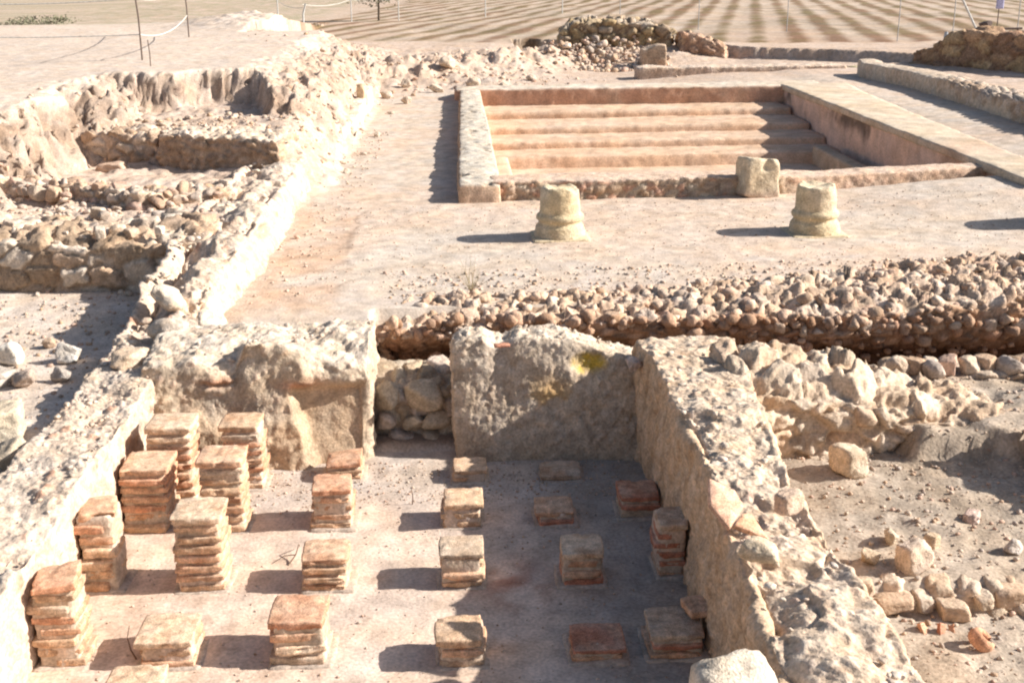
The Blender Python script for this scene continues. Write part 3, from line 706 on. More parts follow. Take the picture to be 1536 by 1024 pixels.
for k in range(420):
    x = r.normal(3.4, .7); y = r.uniform(26.2, 28.4)
    if x < 2.0 or x > 5.2: continue
    pts.append((x, y, gz(x, y) + .0 + .16 * S(26.6, 28.4, y))); sz.append(r.choice([.035, .05, .07, .11], p=[.4, .3, .2, .1]))
V, Fc, c = stones_on(37, pts, sz, (PALE, GREY, PINK, TAN, DUST), 2)
tag(mk('stone_heap', V, Fc, c, M_FARST), 'heap of tumbled pale stones spilling below the jagged ruin', 'stone heap', kind='stuff')

# ------------------------------------------------------------------ pool
pool = empty('bathing_pool', (2.9, 16.5, .55))
tag(pool, 'sunken rectangular bathing pool with broad steps and pinkish plaster', 'pool')
PO = np.array(pool.location)
def ppart(name, Vc, mat):
    V, Fc, c = Vc
    return mk(name, V - PO, Fc, c, mat, parent=pool)
STEPC = (A(.58, .44, .325), A(.55, .40, .285))
ys = [21.1, 20.03, 18.9, 18.02, 17.26]; zs = [.454, .343, .236, .13]
def step_extra(P, n, I, d, c):
    fr = S(.3, .8, -n[:, 1])
    c = mix(c, np.tile(A(.58, .40, .275), (len(P), 1)), .75 * fr)
    e = np.exp(-((I['top'] - .5) / .16) ** 2)
    d = d - .025 * e * S(.15, .5, fbm(P * 2.6, 4, 9)) + .005 * fbm(P * 12, 3, 8)
    c = mix(c, np.tile(A(.42, .30, .21), (len(P), 1)), .28 * S(.1, .5, fbm(P * np.array([1.1, 3, 3]), 4, 6)))
    c = mix(c, np.tile(A(.60, .47, .36), (len(P), 1)), .5 * e)
    return d, c
for k in range(4):
    ppart('step', block(quad((.36, ys[k + 1]), (5.70, ys[k + 1] - .05), (5.72, ys[k] + .02), (.36, ys[k] + .02)), 5.35, ys[k] - ys[k + 1], .3, -.12, lambda x, y, k=k: zs[k] + 0 * x, .035, st_plaster(160 + k, .014, *STEPC, step_extra), .035, .09), M_PLAST)
ppart('pool_floor', block(quad((.3, 11.9), (5.75, 11.9), (5.75, 17.35), (.3, 17.35)), 5.4, 5.4, .2, -.3, lambda x, y: -.045 + 0 * x, .09, st_plaster(165, .01, *STEPC), .02), M_PLAST)
def back_extra(P, n, I, d, c):
    k = S(.45, .85, n[:, 2]); t = fbm(P * 1.5, 3, 8)
    c = mix(c, np.tile(A(.55, .48, .39), (len(P), 1)), k)
    c = mix(c, np.tile(A(.46, .27, .19), (len(P), 1)), .75 * (1 - k) * S(-.3, .3, t + .3))
    return d + .015 * fbm(P * 9, 3, 4), c
ppart('back_wall', block(quad((-.05, 21.1), (6.5, 20.75), (6.6, 22.3), (-.05, 22.3)), 6.6, 1.2, .6, .2, wob(lambda x, y: .745 - .13 * S(21.6, 22.2, y), .012, 3), .04, st_plaster(170, .012, *STEPC, back_extra), .03), M_PLAST)
def lft_extra(P, n, I, d, c):
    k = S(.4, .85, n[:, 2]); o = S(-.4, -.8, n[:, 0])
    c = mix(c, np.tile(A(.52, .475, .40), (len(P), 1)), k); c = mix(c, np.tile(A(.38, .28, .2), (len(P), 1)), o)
    pt = S(.22, .5, fbm(P * 6, 3, 66))
    c = mix(c, np.tile(A(.36, .29, .22), (len(P), 1)), .8 * pt * k)
    return d - .025 * pt * k + .018 * fbm(P * 8, 3, 67) * np.clip(k + o, 0, 1), c
ppart('left_wall', block(strip([(11.58, -.03, .42), (16, 0, .42), (21.15, .03, .40)]), 9.6, .42, .7, -.25, wob(lambda x, y: .75 + 0 * x, .012, 2), .026, st_plaster(172, .012, *STEPC, lft_extra), .05), M_MASON)
ppart('corner_ledge', block(quad((.40, 11.95), (.58, 11.95), (.58, 13.9), (.40, 13.9)), .2, 2, .8, -.2, .66, .04, st_plaster(173, .006, A(.62, .50, .36), A(.6, .46, .32)), .03), M_PLAST)
def fr_top(x, y): return np.interp(x, [0, 3.3, 3.7, 6.4], [.755, .745, .72, .71]) + .010 * fbm(P3(x, y) * 4, 3, 44)
def FRM(s, t):
    x = .30 + 6.1 * s
    a = np.interp(x, [0, 3.3, 3.6, 6.4], [11.62, 11.70, 11.78, 12.35]); b = np.interp(x, [0, 3.3, 6.4], [12.12, 12.12, 12.62])
    return x, a + (b - a) * t
def fr_extra(P, n, I, d, c):
    fr = S(.25, .7, -n[:, 1]) ; F1, F2, ID, V = worley(P / np.array([.11, .11, .07]) + .4 * fbm(P * 9, 2, 4)[:, None], 404)
    right = S(3.2, 3.6, P[:, 0])
    c2 = mix(pick(ID, (A(.42, .31, .22), A(.38, .28, .2), A(.45, .28, .2), A(.46, .38, .29), A(.40, .31, .24)), 2), np.tile(A(.52, .38, .29), (len(P), 1)), .65 * right)
    k = fr * (1 - .3 * right)
    c = mix(c, c2, k)
    c = mix(c, np.tile(A(.55, .43, .34), (len(P), 1)), .8 * S(.5, .9, n[:, 2]))
    d = d + k * (.03 * (S(.02, .3, F2 - F1) - .6) * (1 - .5 * right) - .05 * np.clip(fbm(P * 3, 3, 5), 0, 1) * (1 - right)) + .01 * fbm(P * 14, 3, 3)
    return d, c
ppart('front_wall', block(FRM, 6.1, .45, .9, -.25, fr_top, .024, st_plaster(174, .012, *STEPC, fr_extra), .035), M_MASON)
def rg_extra(P, n, I, d, c):
    lf = S(-.4, -.8, n[:, 0])
    c = mix(c, np.tile(A(.62, .46, .37), (len(P), 1)), lf)
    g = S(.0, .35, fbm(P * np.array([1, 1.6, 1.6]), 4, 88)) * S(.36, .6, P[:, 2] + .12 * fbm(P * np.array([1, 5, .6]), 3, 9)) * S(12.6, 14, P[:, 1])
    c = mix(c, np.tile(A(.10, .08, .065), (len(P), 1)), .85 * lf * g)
    rd = S(13.4, 12.4, P[:, 1]) * S(-.1, .3, fbm(P * 1.3, 3, 90))
    c = mix(c, np.tile(A(.46, .24, .18), (len(P), 1)), .6 * lf * rd)
    return d, c
ppart('right_wall', block(strip([(11.3, 5.62, 5.95), (16, 5.68, 6.05), (21.15, 5.76, 6.2)]), 9.9, .4, .95, -.25, .70, .035, st_plaster(176, .012, *STEPC, rg_extra), .03), M_PLAST)
def cp_extra(P, n, I, d, c):
    c = mix(c, np.tile(A(.51, .37, .28), (len(P), 1)), S(14.2, 13.2, P[:, 1] + .3 * fbm(P * 3, 2, 3)) * S(12.4, 13.0, P[:, 1]) * .6)
    return d, c
ppart('coping', block(strip([(11.05, 5.56, 6.05), (13.3, 5.60, 6.22), (16, 5.64, 6.42), (19, 5.70, 6.72), (21.0, 5.74, 6.95)]), 10, .7, .12, .655, wob(lambda x, y: .76 + 0 * x, .012, 1.5), .035, st_plaster(178, .012, A(.57, .49, .385), A(.52, .43, .32), cp_extra), .03, bottom=True), M_PLAST)
ppart('inner_ledge', block(quad((5.15, 12.3), (5.40, 12.3), (5.46, 17.2), (5.25, 17.2)), .25, 4.9, .4, -.2, .22, .04, st_plaster(180, .008, A(.48, .40, .30), A(.44, .35, .26)), .03), M_PLAST)
# squared stone on the pool's front wall
V, Fc = rockV(2207, (.25, .23, .25), 5, 3, 40, .04, boxy=1, rz=.12)
V = V * np.array([1, 1, 1.12])
gx = np.abs(V[:, 0] - .05); notch = np.exp(-((V[:, 0] - .055) / .05) ** 2) * S(.05, .12, V[:, 2]) * S(.05, -.08, V[:, 1])
V[:, 1] += .04 * notch; V[:, 2] += -.012 * np.exp(-((V[:, 0] - .04) / .04) ** 2) * S(.1, .2, V[:, 2])
V[:, 0] *= 1 + .18 * S(.0, -.25, V[:, 2])
V += np.array((3.02, 11.66, .745))
cc = rockcol(V, A(.57, .49, .36), 5); cc = mix(cc, np.tile(A(.50, .36, .28), (len(V), 1)), .7 * S(.66, .55, V[:, 2]))
tag(mk('stone_block', V, Fc, cc, M_LIME), 'upright notched limestone block set on the front wall of the pool', 'block')

# ------------------------------------------------------------------ column bases
PROF = [(.0, .250), (.018, .256), (.05, .252), (.075, .246), (.10, .240), (.115, .222), (.13, .212), (.145, .215), (.155, .232), (.175, .238), (.195, .232), (.21, .212), (.225, .203), (.28, .199), (.34, .197), (.395, .195), (.418, .190), (.425, .178)]
def lathe(prof, z0, z1, nseg, seed, cap, chip=.05):
    hs = np.array([p[0] for p in prof]); rs = np.array([p[1] for p in prof])
    zz = np.linspace(z0, z1, max(4, int((z1 - z0) / .008))); th = np.linspace(0, 2 * math.pi, nseg, endpoint=False)
    T, Zz = np.meshgrid(th, zz); R_ = np.interp(Zz, hs, rs)
    if cap:
        for q in (.93, .8, .6, .4, .2, .02):
            T = np.vstack([T, th]); Zz = np.vstack([Zz, np.full(nseg, z1)]); R_ = np.vstack([R_, np.full(nseg, rs[-1] * q)])
    V = np.stack([R_ * np.cos(T), R_ * np.sin(T), Zz], -1).reshape(-1, 3)
    n = fbm(V * 5 + seed, 4, seed); n2 = fbm(V * 16 + seed, 3, seed + 4)
    edge = np.exp(-((V[:, 2] - .425) / .05) ** 2)
    k = 1 + .035 * n + .018 * n2 - chip * edge * S(.0, .4, n + .5 * n2) * 2.0
    V[:, :2] *= .87 * k[:, None]; V[:, 2] += (.035 * n + .012 * n2) * S(.36, .425, V[:, 2])
    m = len(T); i = np.arange(m - 1)[:, None] * nseg + np.arange(nseg)[None]; j = np.arange(m - 1)[:, None] * nseg + (np.arange(nseg)[None] + 1) % nseg
    Q = np.stack([i, j, j + nseg, i + nseg], -1).reshape(-1, 4)
    return V, Q
def column(x, y, seed, label, bury=.0):
    z = gz(x, y)
    e = empty('column_base', (x, y, z - bury)); tag(e, label, 'column base', 'column bases on the courtyard floor')
    LIM = A(.56, .465, .305)
    def part(nm, a, b_, cap=False):
        V, Q = lathe(PROF, a, b_, 72, seed, cap)
        c = LIM[None] * (1 + .14 * fbm(V * 7, 4, seed) + .1 * fbm(V * 30, 3, seed + 1))[:, None]
        c = mix(c, np.tile(A(.57, .49, .36), (len(V), 1)), S(-.1, .4, fbm(V * 3, 3, seed + 2)))
        mk(nm, V, Q, c, M_LIME, parent=e)
    part('lower_torus', 0, .122); part('upper_torus', .122, .215); part('shaft', .215, .425, True)
    V, Fc, c = block(quad((-.25, -.24), (.25, -.24), (.25, .24), (-.25, .24)), .5, .48, .05, -.03, .014, .02, st_plaster(seed, .012, A(.58, .5, .35), A(.54, .45, .31)), .02)
    mk('plinth', V, Fc, c, M_LIME, parent=e)
column(.86, 9.98, 301, 'chipped limestone column base nearer the left corner of the pool')
column(3.10, 9.95, 317, 'limestone column base with a level top, in front of the notched block')
column(5.36, 10.0, 331, 'limestone column base at the right edge, known mostly by its shadow')

# ------------------------------------------------------------------ brick pillars
BCOL = dict(b=A(.55, .385, .255), o=A(.56, .315, .20), r=A(.44, .20, .13), p=A(.60, .465, .335), g=A(.48, .385, .29), t=A(.55, .355, .235))
def brickmesh(seed, w, d, hgt, rot, off, base, wedge=0., trim=0.):
    r = np.random.default_rng(seed)
    def sty(P, n, I):
        l = fbm(P * 9 + seed * .37, 4, seed % 900); l2 = fbm(P * 40 + seed * .11, 3, seed % 900 + 1)
        ch = S(.22, .5, fbm(P * 13 + seed * .7, 2, seed % 800 + 5)); side = 1 - np.abs(n[:, 2])
        c = np.tile(base, (len(P), 1)) * (1 + .22 * l + .1 * l2)[:, None]
        c = mix(c, np.tile(A(.62, .47, .34), (len(P), 1)), (.2 + .5 * S(-.3, .35, fbm(P * 7 + seed * .9, 4, 7))) * S(.3, .9, n[:, 2]) * (.55 + .45 * ((seed % 7) / 6)))
        c = mix(c, c * A(.80, .66, .58), .7 * S(.0, .45, fbm(P * 11 + seed * .5, 3, 9)))
        return .006 * l + .004 * l2 - .016 * ch * np.clip(side + .15, 0, 1), c
    V, Q, c = block(quad((-w / 2, -d / 2), (w / 2, -d / 2), (w / 2, d / 2), (-w / 2, d / 2)), w, d, hgt, 0, lambda x, y: hgt + wedge * (x / w) + 0 * y, .0125, sty, .024, bottom=True)
    if trim: V[:, 0] = np.minimum(V[:, 0], w / 2 - trim * (1 + .6 * fbm(V * 18, 2, seed))) 
    a = rot; R2 = np.array([[math.cos(a), math.sin(a), 0], [-math.sin(a), math.cos(a), 0], [0, 0, 1]])
    return V @ R2 + np.array(off), Q, c
def pillar(key, x, yf, w, n, h, cols, label, seed, narrow=1., wedge=0., jit=1., deep=None, toprot=0):
    r = np.random.default_rng(seed)
    d = deep or w; y = yf + d / 2
    e = empty('brick_pillar', (x, y, 0)); tag(e, label, 'brick pillar', 'brick pillars of the hypocaust')
    hb = h / n; prev = None
    for k in range(n):
        cn = cols[k] if k < len(cols) else cols[-1]        # listed from the top down
        kk = n - 1 - k
        ww = w * narrow * r.uniform(.9, 1.0) * (.97 if k else 1.02); dd = d * r.uniform(.92, 1.0)
        off = (r.normal() * .007 * jit, r.normal() * .006 * jit, kk * hb)
        rot = r.normal() * .025 * jit + (toprot if k == 0 else 0)
        V, Q, c = brickmesh(seed * 50 + k, ww, dd, hb * .90, rot, off, BCOL[cn] * r.uniform(.9, 1.08), wedge if k == 0 else r.normal() * .004)
        o = mk('brick', V, Q, c, M_BRICK, parent=e)
        if k == 0 and cn in 'or': o['label'] = 'reddish top brick'
    # mortar between the bricks
    if n > 1:
        V, Fc, c = block(quad((-w * .40 * narrow, -d * .40), (w * .40 * narrow, -d * .40), (w * .40 * narrow, d * .40), (-w * .40 * narrow, d * .40)), w * .8, d * .8, h, -.01, h - hb * .5, .02, st_concrete(seed, .012, .05, .008, .004, A(.46, .38, .29), DUST, DUST), .015)
        mk('mortar_core', V, Fc, c, M_MASON, parent=e)
    # crumbled skirt of dirt round the foot
    V, Fc, c = block(quad((-w * .54, -d * .54), (w * .54, -d * .54), (w * .54, d * .54), (-w * .54, d * .54)), w, d, .03, -.03, .012, .02, st_plaster(seed, .014, A(.46, .39, .32), A(.44, .36, .29)), .02)
    mk('footing', V, Fc, c, M_SOIL, parent=e)
    return e
pillar('A1', -1.62, 5.91, .27, 9, .48, 'pptoototo', 'tallest pale topped brick pillar, in the corner of long left wall and back wall', 401)
pillar('A2', -1.265, 6.10, .25, 8, .40, 'bgoototb', 'tall brick pillar touching the back wall, right of the corner one', 402, jit=.8)
pillar('A3', -.715, 6.18, .24, 3, .115, 'obb', 'low brick pillar with a slanting red top tile at the back wall', 403, wedge=.03)
pillar('A4', .01, 6.10, .225, 2, .088, 'bb', 'very low rounded brick pillar at the right foot of the gap', 404)
pillar('A5', .54, 6.08, .25, 1, .048, 'g', 'single greyish brick left in the shade before the lichen wall', 405)
pillar('B1', -1.70, 5.62, .285, 7, .366, 'tottobb', 'tall leaning brick pillar against the long left wall, wide pinkish top', 411, jit=1.4)
pillar('B2', -1.285, 5.58, .26, 8, .42, 'tgbbttbb', 'tall brick pillar with a pinkish top in the middle of the left group', 412)
pillar('B3', -.715, 5.57, .245, 5, .244, 'otttb', 'half-height brick pillar with a bright red top, before the slanting tile one', 413)
pillar('B4', -.035, 5.53, .235, 3, .155, 'bbb', 'low buff brick pillar at the edge of the shade, behind the speckled one', 414)
pillar('B5', .46, 5.53, .225, 2, .09, 'tr', 'low brick pillar with a greyish top in the shade, before the single brick', 415)
pillar('B6', .91, 5.58, .25, 3, .14, 'rrg', 'dark red brick pillar in the shade nearest the concrete wall at the back', 416)
pillar('C1', -1.755, 5.00, .22, 7, .42, 'totbbbb', 'crooked crumbling brick pillar leaning on the long left wall', 421, jit=2.6, narrow=.9, toprot=.25)
pillar('C2', -1.28, 4.96, .26, 8, .406, 'pbbbtttb', 'tall brick pillar with a pale chipped top standing free on the left', 422)
pillar('C3', -.68, 4.93, .245, 4, .178, 'tbbb', 'low brick pillar with a smooth apricot top and three paler courses below', 423)
pillar('C4', -.045, 4.91, .232, 4, .19, 'gbtb', 'low brick pillar with a grey speckled top at the edge of the shade', 424, jit=1.5)
pillar('C5', .53, 4.89, .235, 4, .188, 'pttr', 'brick pillar with a pale top standing alone in the shade', 425)
pillar('C6', .965, 4.95, .16, 6, .289, 'grrrrt', 'slim stack of half bricks against the concrete wall in the shade', 426, deep=.24)
pillar('D1', -1.75, 4.36, .225, 8, .41, 'obgotbbb', 'tall brick pillar with tilted orange top against the long left wall, at the lower left', 431, jit=1.5, wedge=.02, narrow=.95, toprot=.2)
pillar('D2', -1.295, 4.33, .27, 3, .138, 'pbt', 'low brick pillar with a cream and pink top near the lower left corner', 432)
pillar('D3', -.73, 4.31, .265, 4, .216, 'otpg', 'low brick pillar with loose rotated courses and an orange rimmed top', 433, jit=2.2)
pillar('D4', -.045, 4.25, .228, 3, .155, 'btg', 'low brick pillar with a pitted buff top, nearest one at the shade edge', 434)
pillar('D5', .53, 4.25, .25, 2, .075, 'rt', 'low red brick pillar in the nearest row, within the shade', 435)
pillar('D6', .87, 4.26, .27, 3, .115, 'grt', 'broad brick pillar in the shade with a loose half brick lying on it', 436)
pillar('E2', -1.35, 3.93, .255, 3, .15, 'ptb', 'pale flat topped brick pillar cut by the bottom edge of the photo', 441)
V, Q, c = brickmesh(777, .13, .15, .05, .2, (0, 0, 0), BCOL['t'])
o = mk('half_brick', V, Q, c, M_BRICK, loc=(0, 0, 0)); o.location = (.985, 4.46, .112); tag(o, 'loose half brick lying on the broad shaded pillar', 'brick')
V, Q, c = brickmesh(778, .12, .08, .03, .1, (0, 0, 0), BCOL['r'])
o = mk('brick_fragment', V, Q, c, M_BRICK, loc=(0, 0, 0)); o.location = (.22, 6.56, .665); tag(o, 'small orange brick fragment on top of the lichen wall', 'brick')
# ------------------------------------------------------------------ loose stones and fragments
def rock(seed, x, y, size, base, label, z=None, sink=.25, boxy=0., sharp=24., rz=None, facets=13, cat='stone', group=None, name='loose_stone', rough=.17, mat=M_STONE):
    V, Fc = rockV(seed, size, 4, facets, sharp, rough, boxy, rz)
    zz = (gz(x, y) if z is None else z)
    zmin = V[:, 2].min(); V[:, 2] -= zmin + sink * size[2]
    o = mk(name, V, Fc, rockcol(V, base, seed), mat, loc=(0, 0, 0)); o.location = (x, y, zz)
    return tag(o, label, cat, group)
rock(501, -2.60, 7.42, (.10, .09, .09), A(.60, .56, .5), 'round whitish boulder on the left room floor, beside the wall shadow')
rock(502, -2.99, 7.42, (.10, .09, .085), A(.63, .59, .52), 'white boulder at the left edge of the photo, on the room floor')
rock(503, -2.92, 7.02, (.17, .12, .07), A(.47, .42, .36), 'flat greyish slab below the white boulder at the left edge', boxy=1)
rock(504, -2.72, 6.95, (.10, .09, .08), A(.42, .34, .28), 'brownish stone right of the flat greyish slab')
rock(505, -2.53, 7.02, (.07, .06, .055), A(.38, .34, .3), 'small dark grey stone just left of the wall shadow')
rock(506, -2.52, 6.05, (.17, .15, .16), A(.55, .48, .37), 'big cream boulder at the left edge beside the long left wall', sharp=16, boxy=1)
rock(507, -2.36, 5.72, (.14, .13, .11), A(.46, .39, .3), 'rough brown boulder half buried in the shadow of the long left wall')
rock(508, -2.85, 7.75, (.05, .05, .04), A(.5, .38, .28), 'small tan pebble above the white boulder')
rock(509, -1.98, 7.62, (.14, .12, .085), A(.58, .50, .40), 'large smooth whitish boulder on top of the long left wall', z=.70, sink=.5)
rock(510, -1.86, 7.12, (.15, .11, .085), A(.55, .47, .385), 'rough grey boulder in the row on the long left wall, before the whitish one', z=.62, sink=.5)
rock(511, -1.97, 6.76, (.17, .11, .08), A(.55, .44, .33), 'flat pinkish stone projecting from the edge of the long left wall', z=.58, sink=.5)
rock(512, -1.62, 7.25, (.10, .09, .07), A(.60, .52, .43), 'white lump beside the grey boulder on the long left wall', z=.64, sink=.5)
rock(513, 1.98, 5.50, (.125, .105, .10), A(.56, .46, .345), 'angular cream boulder lying at the foot of the yellowish stone wall', sharp=18, boxy=1)
rock(514, 1.94, 4.50, (.10, .075, .085), A(.55, .45, .36), 'pinkish boulder with a sunlit top on the low stone line at the right', boxy=1)
rock(515, 1.93, 4.74, (.055, .045, .04), A(.58, .49, .37), 'small pale stone perched behind the pinkish boulder')
rock(516, 2.10, 4.68, (.05, .04, .05), A(.52, .4, .28), 'pointed tan stone right of the pinkish boulder', boxy=1)
rock(517, 1.76, 4.55, (.06, .05, .05), A(.5, .4, .29), 'tan knob of stone left of the pinkish boulder')
rock(518, 2.40, 4.95, (.07, .05, .035), A(.54, .42, .36), 'flat pink stone on the gravel towards the right edge', boxy=1)
rock(519, 2.45, 4.62, (.05, .045, .04), A(.56, .5, .44), 'small whitish stone on the gravel at the right edge, above the low stone line')
rock(520, .83, 3.12, (.19, .17, .2), A(.58, .52, .43), 'big rounded white boulder at the bottom edge beside the concrete wall', z=.38, sink=0, sharp=16, rough=.14)
rock(521, 1.30, 4.27, (.085, .055, .06), A(.52, .40, .31), 'pinkish brown stone bedded on top of the concrete wall', z=.70, sink=.45, boxy=1)
rock(522, 1.10, 3.90, (.10, .10, .065), A(.57, .48, .355), 'yellowish rounded stone on the concrete wall below the broken tile', z=.69, sink=.5, sharp=7)
rock(523, .98, 6.40, (.06, .05, .05), A(.56, .46, .4), 'pinkish pebble in the corner of back wall and concrete wall', z=.56)
rock(524, -.15, 24.6, (.28, .2, .15), A(.52, .44, .35), 'lone rock on the earth slope behind the pool')
# flat slab on the terrace
rock(525, -3.79, 12.9, (.2, .14, .08), A(.54, .40, .30), 'flat pinkish slab lying on the terrace under the bank', boxy=1, cat='slab', name='stone_slab')
# orange brick fragments
def frag(seed, x, y, w, d, h, col, label, rot=.3, z=None, tilt=(0, 0), name='brick_fragment', cat='brick'):
    V, Q, c = brickmesh(seed, w, d, h, 0, (0, 0, 0), col)
    o = mk(name, V, Q, c, M_BRICK, loc=(0, 0, 0)); o.location = (x, y, gz(x, y) - .008 if z is None else z); o.rotation_euler = (tilt[0], tilt[1], rot)
    return tag(o, label, cat)
frag(601, 1.86, 4.16, .07, .08, .035, BCOL['o'], 'orange brick fragment below the low stone line, leftmost of three', .5, tilt=(.9, .1))
frag(602, 1.93, 4.15, .06, .09, .04, BCOL['r'] * 1.2, 'red brick fragment on edge, middle one of three below the low stone line', .2, tilt=(1.0, .3))
frag(603, 1.99, 4.16, .05, .07, .03, BCOL['o'], 'small orange brick fragment, right one of three below the low stone line', -.3, tilt=(.8, -.2))
# hollow clay pipe piece
def ring(r0, r1, hgt, seed, col, arc=5.2):
    nu, nv = 40, 10; th = np.linspace(0, arc, nu); ph = np.linspace(0, 2 * math.pi, nv, endpoint=False)
    T, Ph = np.meshgrid(th, ph, indexing='ij'); rr = (r0 + r1) / 2 + (r1 - r0) / 2 * np.cos(Ph); z = hgt / 2 * np.sin(Ph)
    V = np.stack([rr * np.cos(T), rr * np.sin(T), z], -1).reshape(-1, 3)
    V *= (1 + .06 * fbm(V * 25 + seed, 3, seed))[:, None]
    i = np.arange(nu - 1)[:, None] * nv + np.arange(nv)[None]; j = np.arange(nu - 1)[:, None] * nv + (np.arange(nv)[None] + 1) % nv
    return V, np.stack([i, i + nv, j + nv, j], -1).reshape(-1, 4), col[None] * (1 + .2 * fbm(V * 30, 3, seed))[:, None]
V, Q, c = ring(.022, .055, .06, 4, BCOL['o'])
o = mk('clay_ring', V, Q, c, M_BRICK, loc=(0, 0, 0)); o.location = (2.05, 4.02, gz(2.05, 4.02) + .03); o.rotation_euler = (.5, .5, .6); tag(o, 'broken orange clay ring lying on the sand at the lower right', 'potsherd')
# broken tile stuck in the concrete wall
def shard(pts2, th, seed, col):
    p = np.array(pts2, float); n = 14; m = len(p); c0 = p.mean(0)
    ringp = []
    for k in range(m):
        for q in np.linspace(0, 1, n, endpoint=False): ringp.append(p[k] * (1 - q) + p[(k + 1) % m] * q)
    R0 = np.array(ringp); N_ = len(R0); V = []; 
    lv = [(.0, 0), (.5, 0), (.97, 0), (1, th * .2), (1, th * .8), (.97, th), (.5, th), (.0, th)]
    for q, z in lv:
        w = c0 + (R0 - c0) * (q if q > 0 else .02); V.append(np.concatenate([w, np.full((N_, 1), z)], 1))
    V = np.concatenate(V); V += .004 * np.stack([fbm(V * 30, 3, seed), fbm(V * 30 + 9, 3, seed), .6 * fbm(V * 30 + 19, 3, seed)], 1)
    Q = []
    for a in range(len(lv) - 1):
        for k in range(N_): Q.append([a * N_ + k, a * N_ + (k + 1) % N_, (a + 1) * N_ + (k + 1) % N_, (a + 1) * N_ + k])
    return V, np.array(Q)[:, ::-1], col[None] * (1 + .12 * fbm(V * 22, 3, seed))[:, None]
V, Q, c = shard([(-.09, -.03), (-.01, -.12), (.07, .02), (.03, .09), (-.085, .11)], .022, 5, A(.58, .38, .275))
o = mk('tile_fragment', V, Q, c, M_BRICK, loc=(0, 0, 0)); o.location = (1.05, 4.27, .70); o.rotation_euler = (math.radians(30), math.radians(22), 0.1); tag(o, 'larger pinkish tile shard leaning on the edge of the concrete wall', 'tile')
V, Q, c = shard([(-.07, -.02), (.08, -.055), (.035, .06), (-.01, .05)], .022, 6, A(.56, .34, .225))
o = mk('tile_fragment', V, Q, c, M_BRICK, loc=(0, 0, 0)); o.location = (1.08, 4.09, .705); o.rotation_euler = (math.radians(28), math.radians(20), .25); tag(o, 'smaller orange tile shard just below the larger one', 'tile')
# stones lying about the ground at the left back
r = np.random.default_rng(31)
for k, (x, y, s) in enumerate(((-1.15, 16.6, .07), (-1.32, 13.6, .05), (-.9, 20.8, .12), (-.4, 22.6, .14), (.3, 23.1, .16), (-1.3, 21.7, .12), (.9, 23.0, .1), (1.5, 24.4, .12), (-1.0, 23.2, .15), (-1.6, 22.6, .14))):
    rock(700 + k, x, y, (s, s * .8, s * .7), A(.54, .46, .37), 'pale stone scattered on the bare ground between the bank and the ruin', group='stones scattered behind the courtyard')
# upright stones leaning by the slope's foot
rock(720, -1.52, 18.9, (.12, .1, .26), A(.56, .45, .31), 'upright yellowish slab leaning at the foot of the earth slope', boxy=1, sink=.1, name='stone_slab', cat='slab')
V, Fc, c = block(strip([(15.6, -1.68, -1.52), (17, -1.66, -1.46), (20.4, -1.70, -1.44)]), 4.6, .2, .35, .4, wob(lambda x, y: .80 + .1 * S(17.4, 19.4, y), .05, 2), .03, st_concrete(191, .03, .08, .02, .01, WHITE, PALE, WHITE), .06)
tag(mk('low_wall', V, Fc, c, M_MASON), 'low sunlit strip of pale wall along the foot of the earth slope', 'wall')

# gravel: nobody could count it
def gravel(name, seed, n, pos, smin, smax, cols, label, sub=1):
    r = np.random.default_rng(seed); XY = pos(r, n); zz = terrain(XY[:, 0], XY[:, 1]); pl = Pile(); V0, F0 = ico(sub)
    protos = [rockV(seed + k, (1, .8, .6), sub, 9, 8, .08) for k in range(14)]
    for k in range(len(XY)):
        s = smin * (smax / smin) ** (r.random() ** 2.2); V, Fc = protos[r.integers(14)]; a = r.uniform(0, 6.28)
        ca, sa = math.cos(a) * s, math.sin(a) * s
        W = np.stack([V[:, 0] * ca - V[:, 1] * sa, V[:, 0] * sa + V[:, 1] * ca, V[:, 2] * s], 1) + np.array((XY[k, 0], XY[k, 1], zz[k] + .25 * s))
        pl.add(W, Fc, cols[r.integers(len(cols))] * r.uniform(.8, 1.15))
    V, Fc, c = pl.get(); o = mk(name, V, Fc, c, M_STONE, loc=(0, 0, 0)); return tag(o, label, 'gravel', kind='stuff')
def box(x0, x1, y0, y1): return lambda r, n: np.stack([r.uniform(x0, x1, n), r.uniform(y0, y1, n)], 1)
def along(xs, ys_, sd): 
    def f(r, n):
        t = r.random(n) * (len(xs) - 1); return np.stack([np.interp(t, range(len(xs)), xs) + r.normal(size=n) * sd, np.interp(t, range(len(xs)), ys_) + r.normal(size=n) * sd], 1)
    return f
GC_ = (PALE, GREY, DUST, TAN, PINK)
gravel('gravel', 41, 1500, box(-1.7, 1.0, 3.6, 6.4), .003, .012, GC_, 'fine gravel and grit on the hypocaust floor')
gravel('gravel', 42, 1300, box(-1.5, .9, 5.85, 6.45), .004, .014, GC_, 'coarser grit gathered along the foot of the back wall')
gravel('gravel', 43, 2600, box(1.45, 3.4, 3.4, 5.75), .004, .022, GC_, 'gravel on the floor right of the concrete wall')
gravel('gravel', 44, 900, box(2.1, 3.8, 5.9, 6.6), .005, .025, GC_, 'gravel on the upper ledge at the right')
gravel('gravel', 45, 1300, box(-4.2, -2.25, 6.2, 9.2), .005, .03, GC_, 'gravel on the floor of the left room')
gravel('rubble', 46, 550, along([-4.4, -3.4, -2.1], [10.6, 10.4, 10.3], .5), .012, .06, (PALE, PINK, DUST, WHITE), 'small rubble strewn over the left terrace', 2)
gravel('rubble', 47, 380, along([-4.0, -3.0, -2.0], [13.8, 14.2, 14.3], .45), .012, .06, (PALE, DUST, TAN), 'small rubble on the ledge under the earth bank', 2)
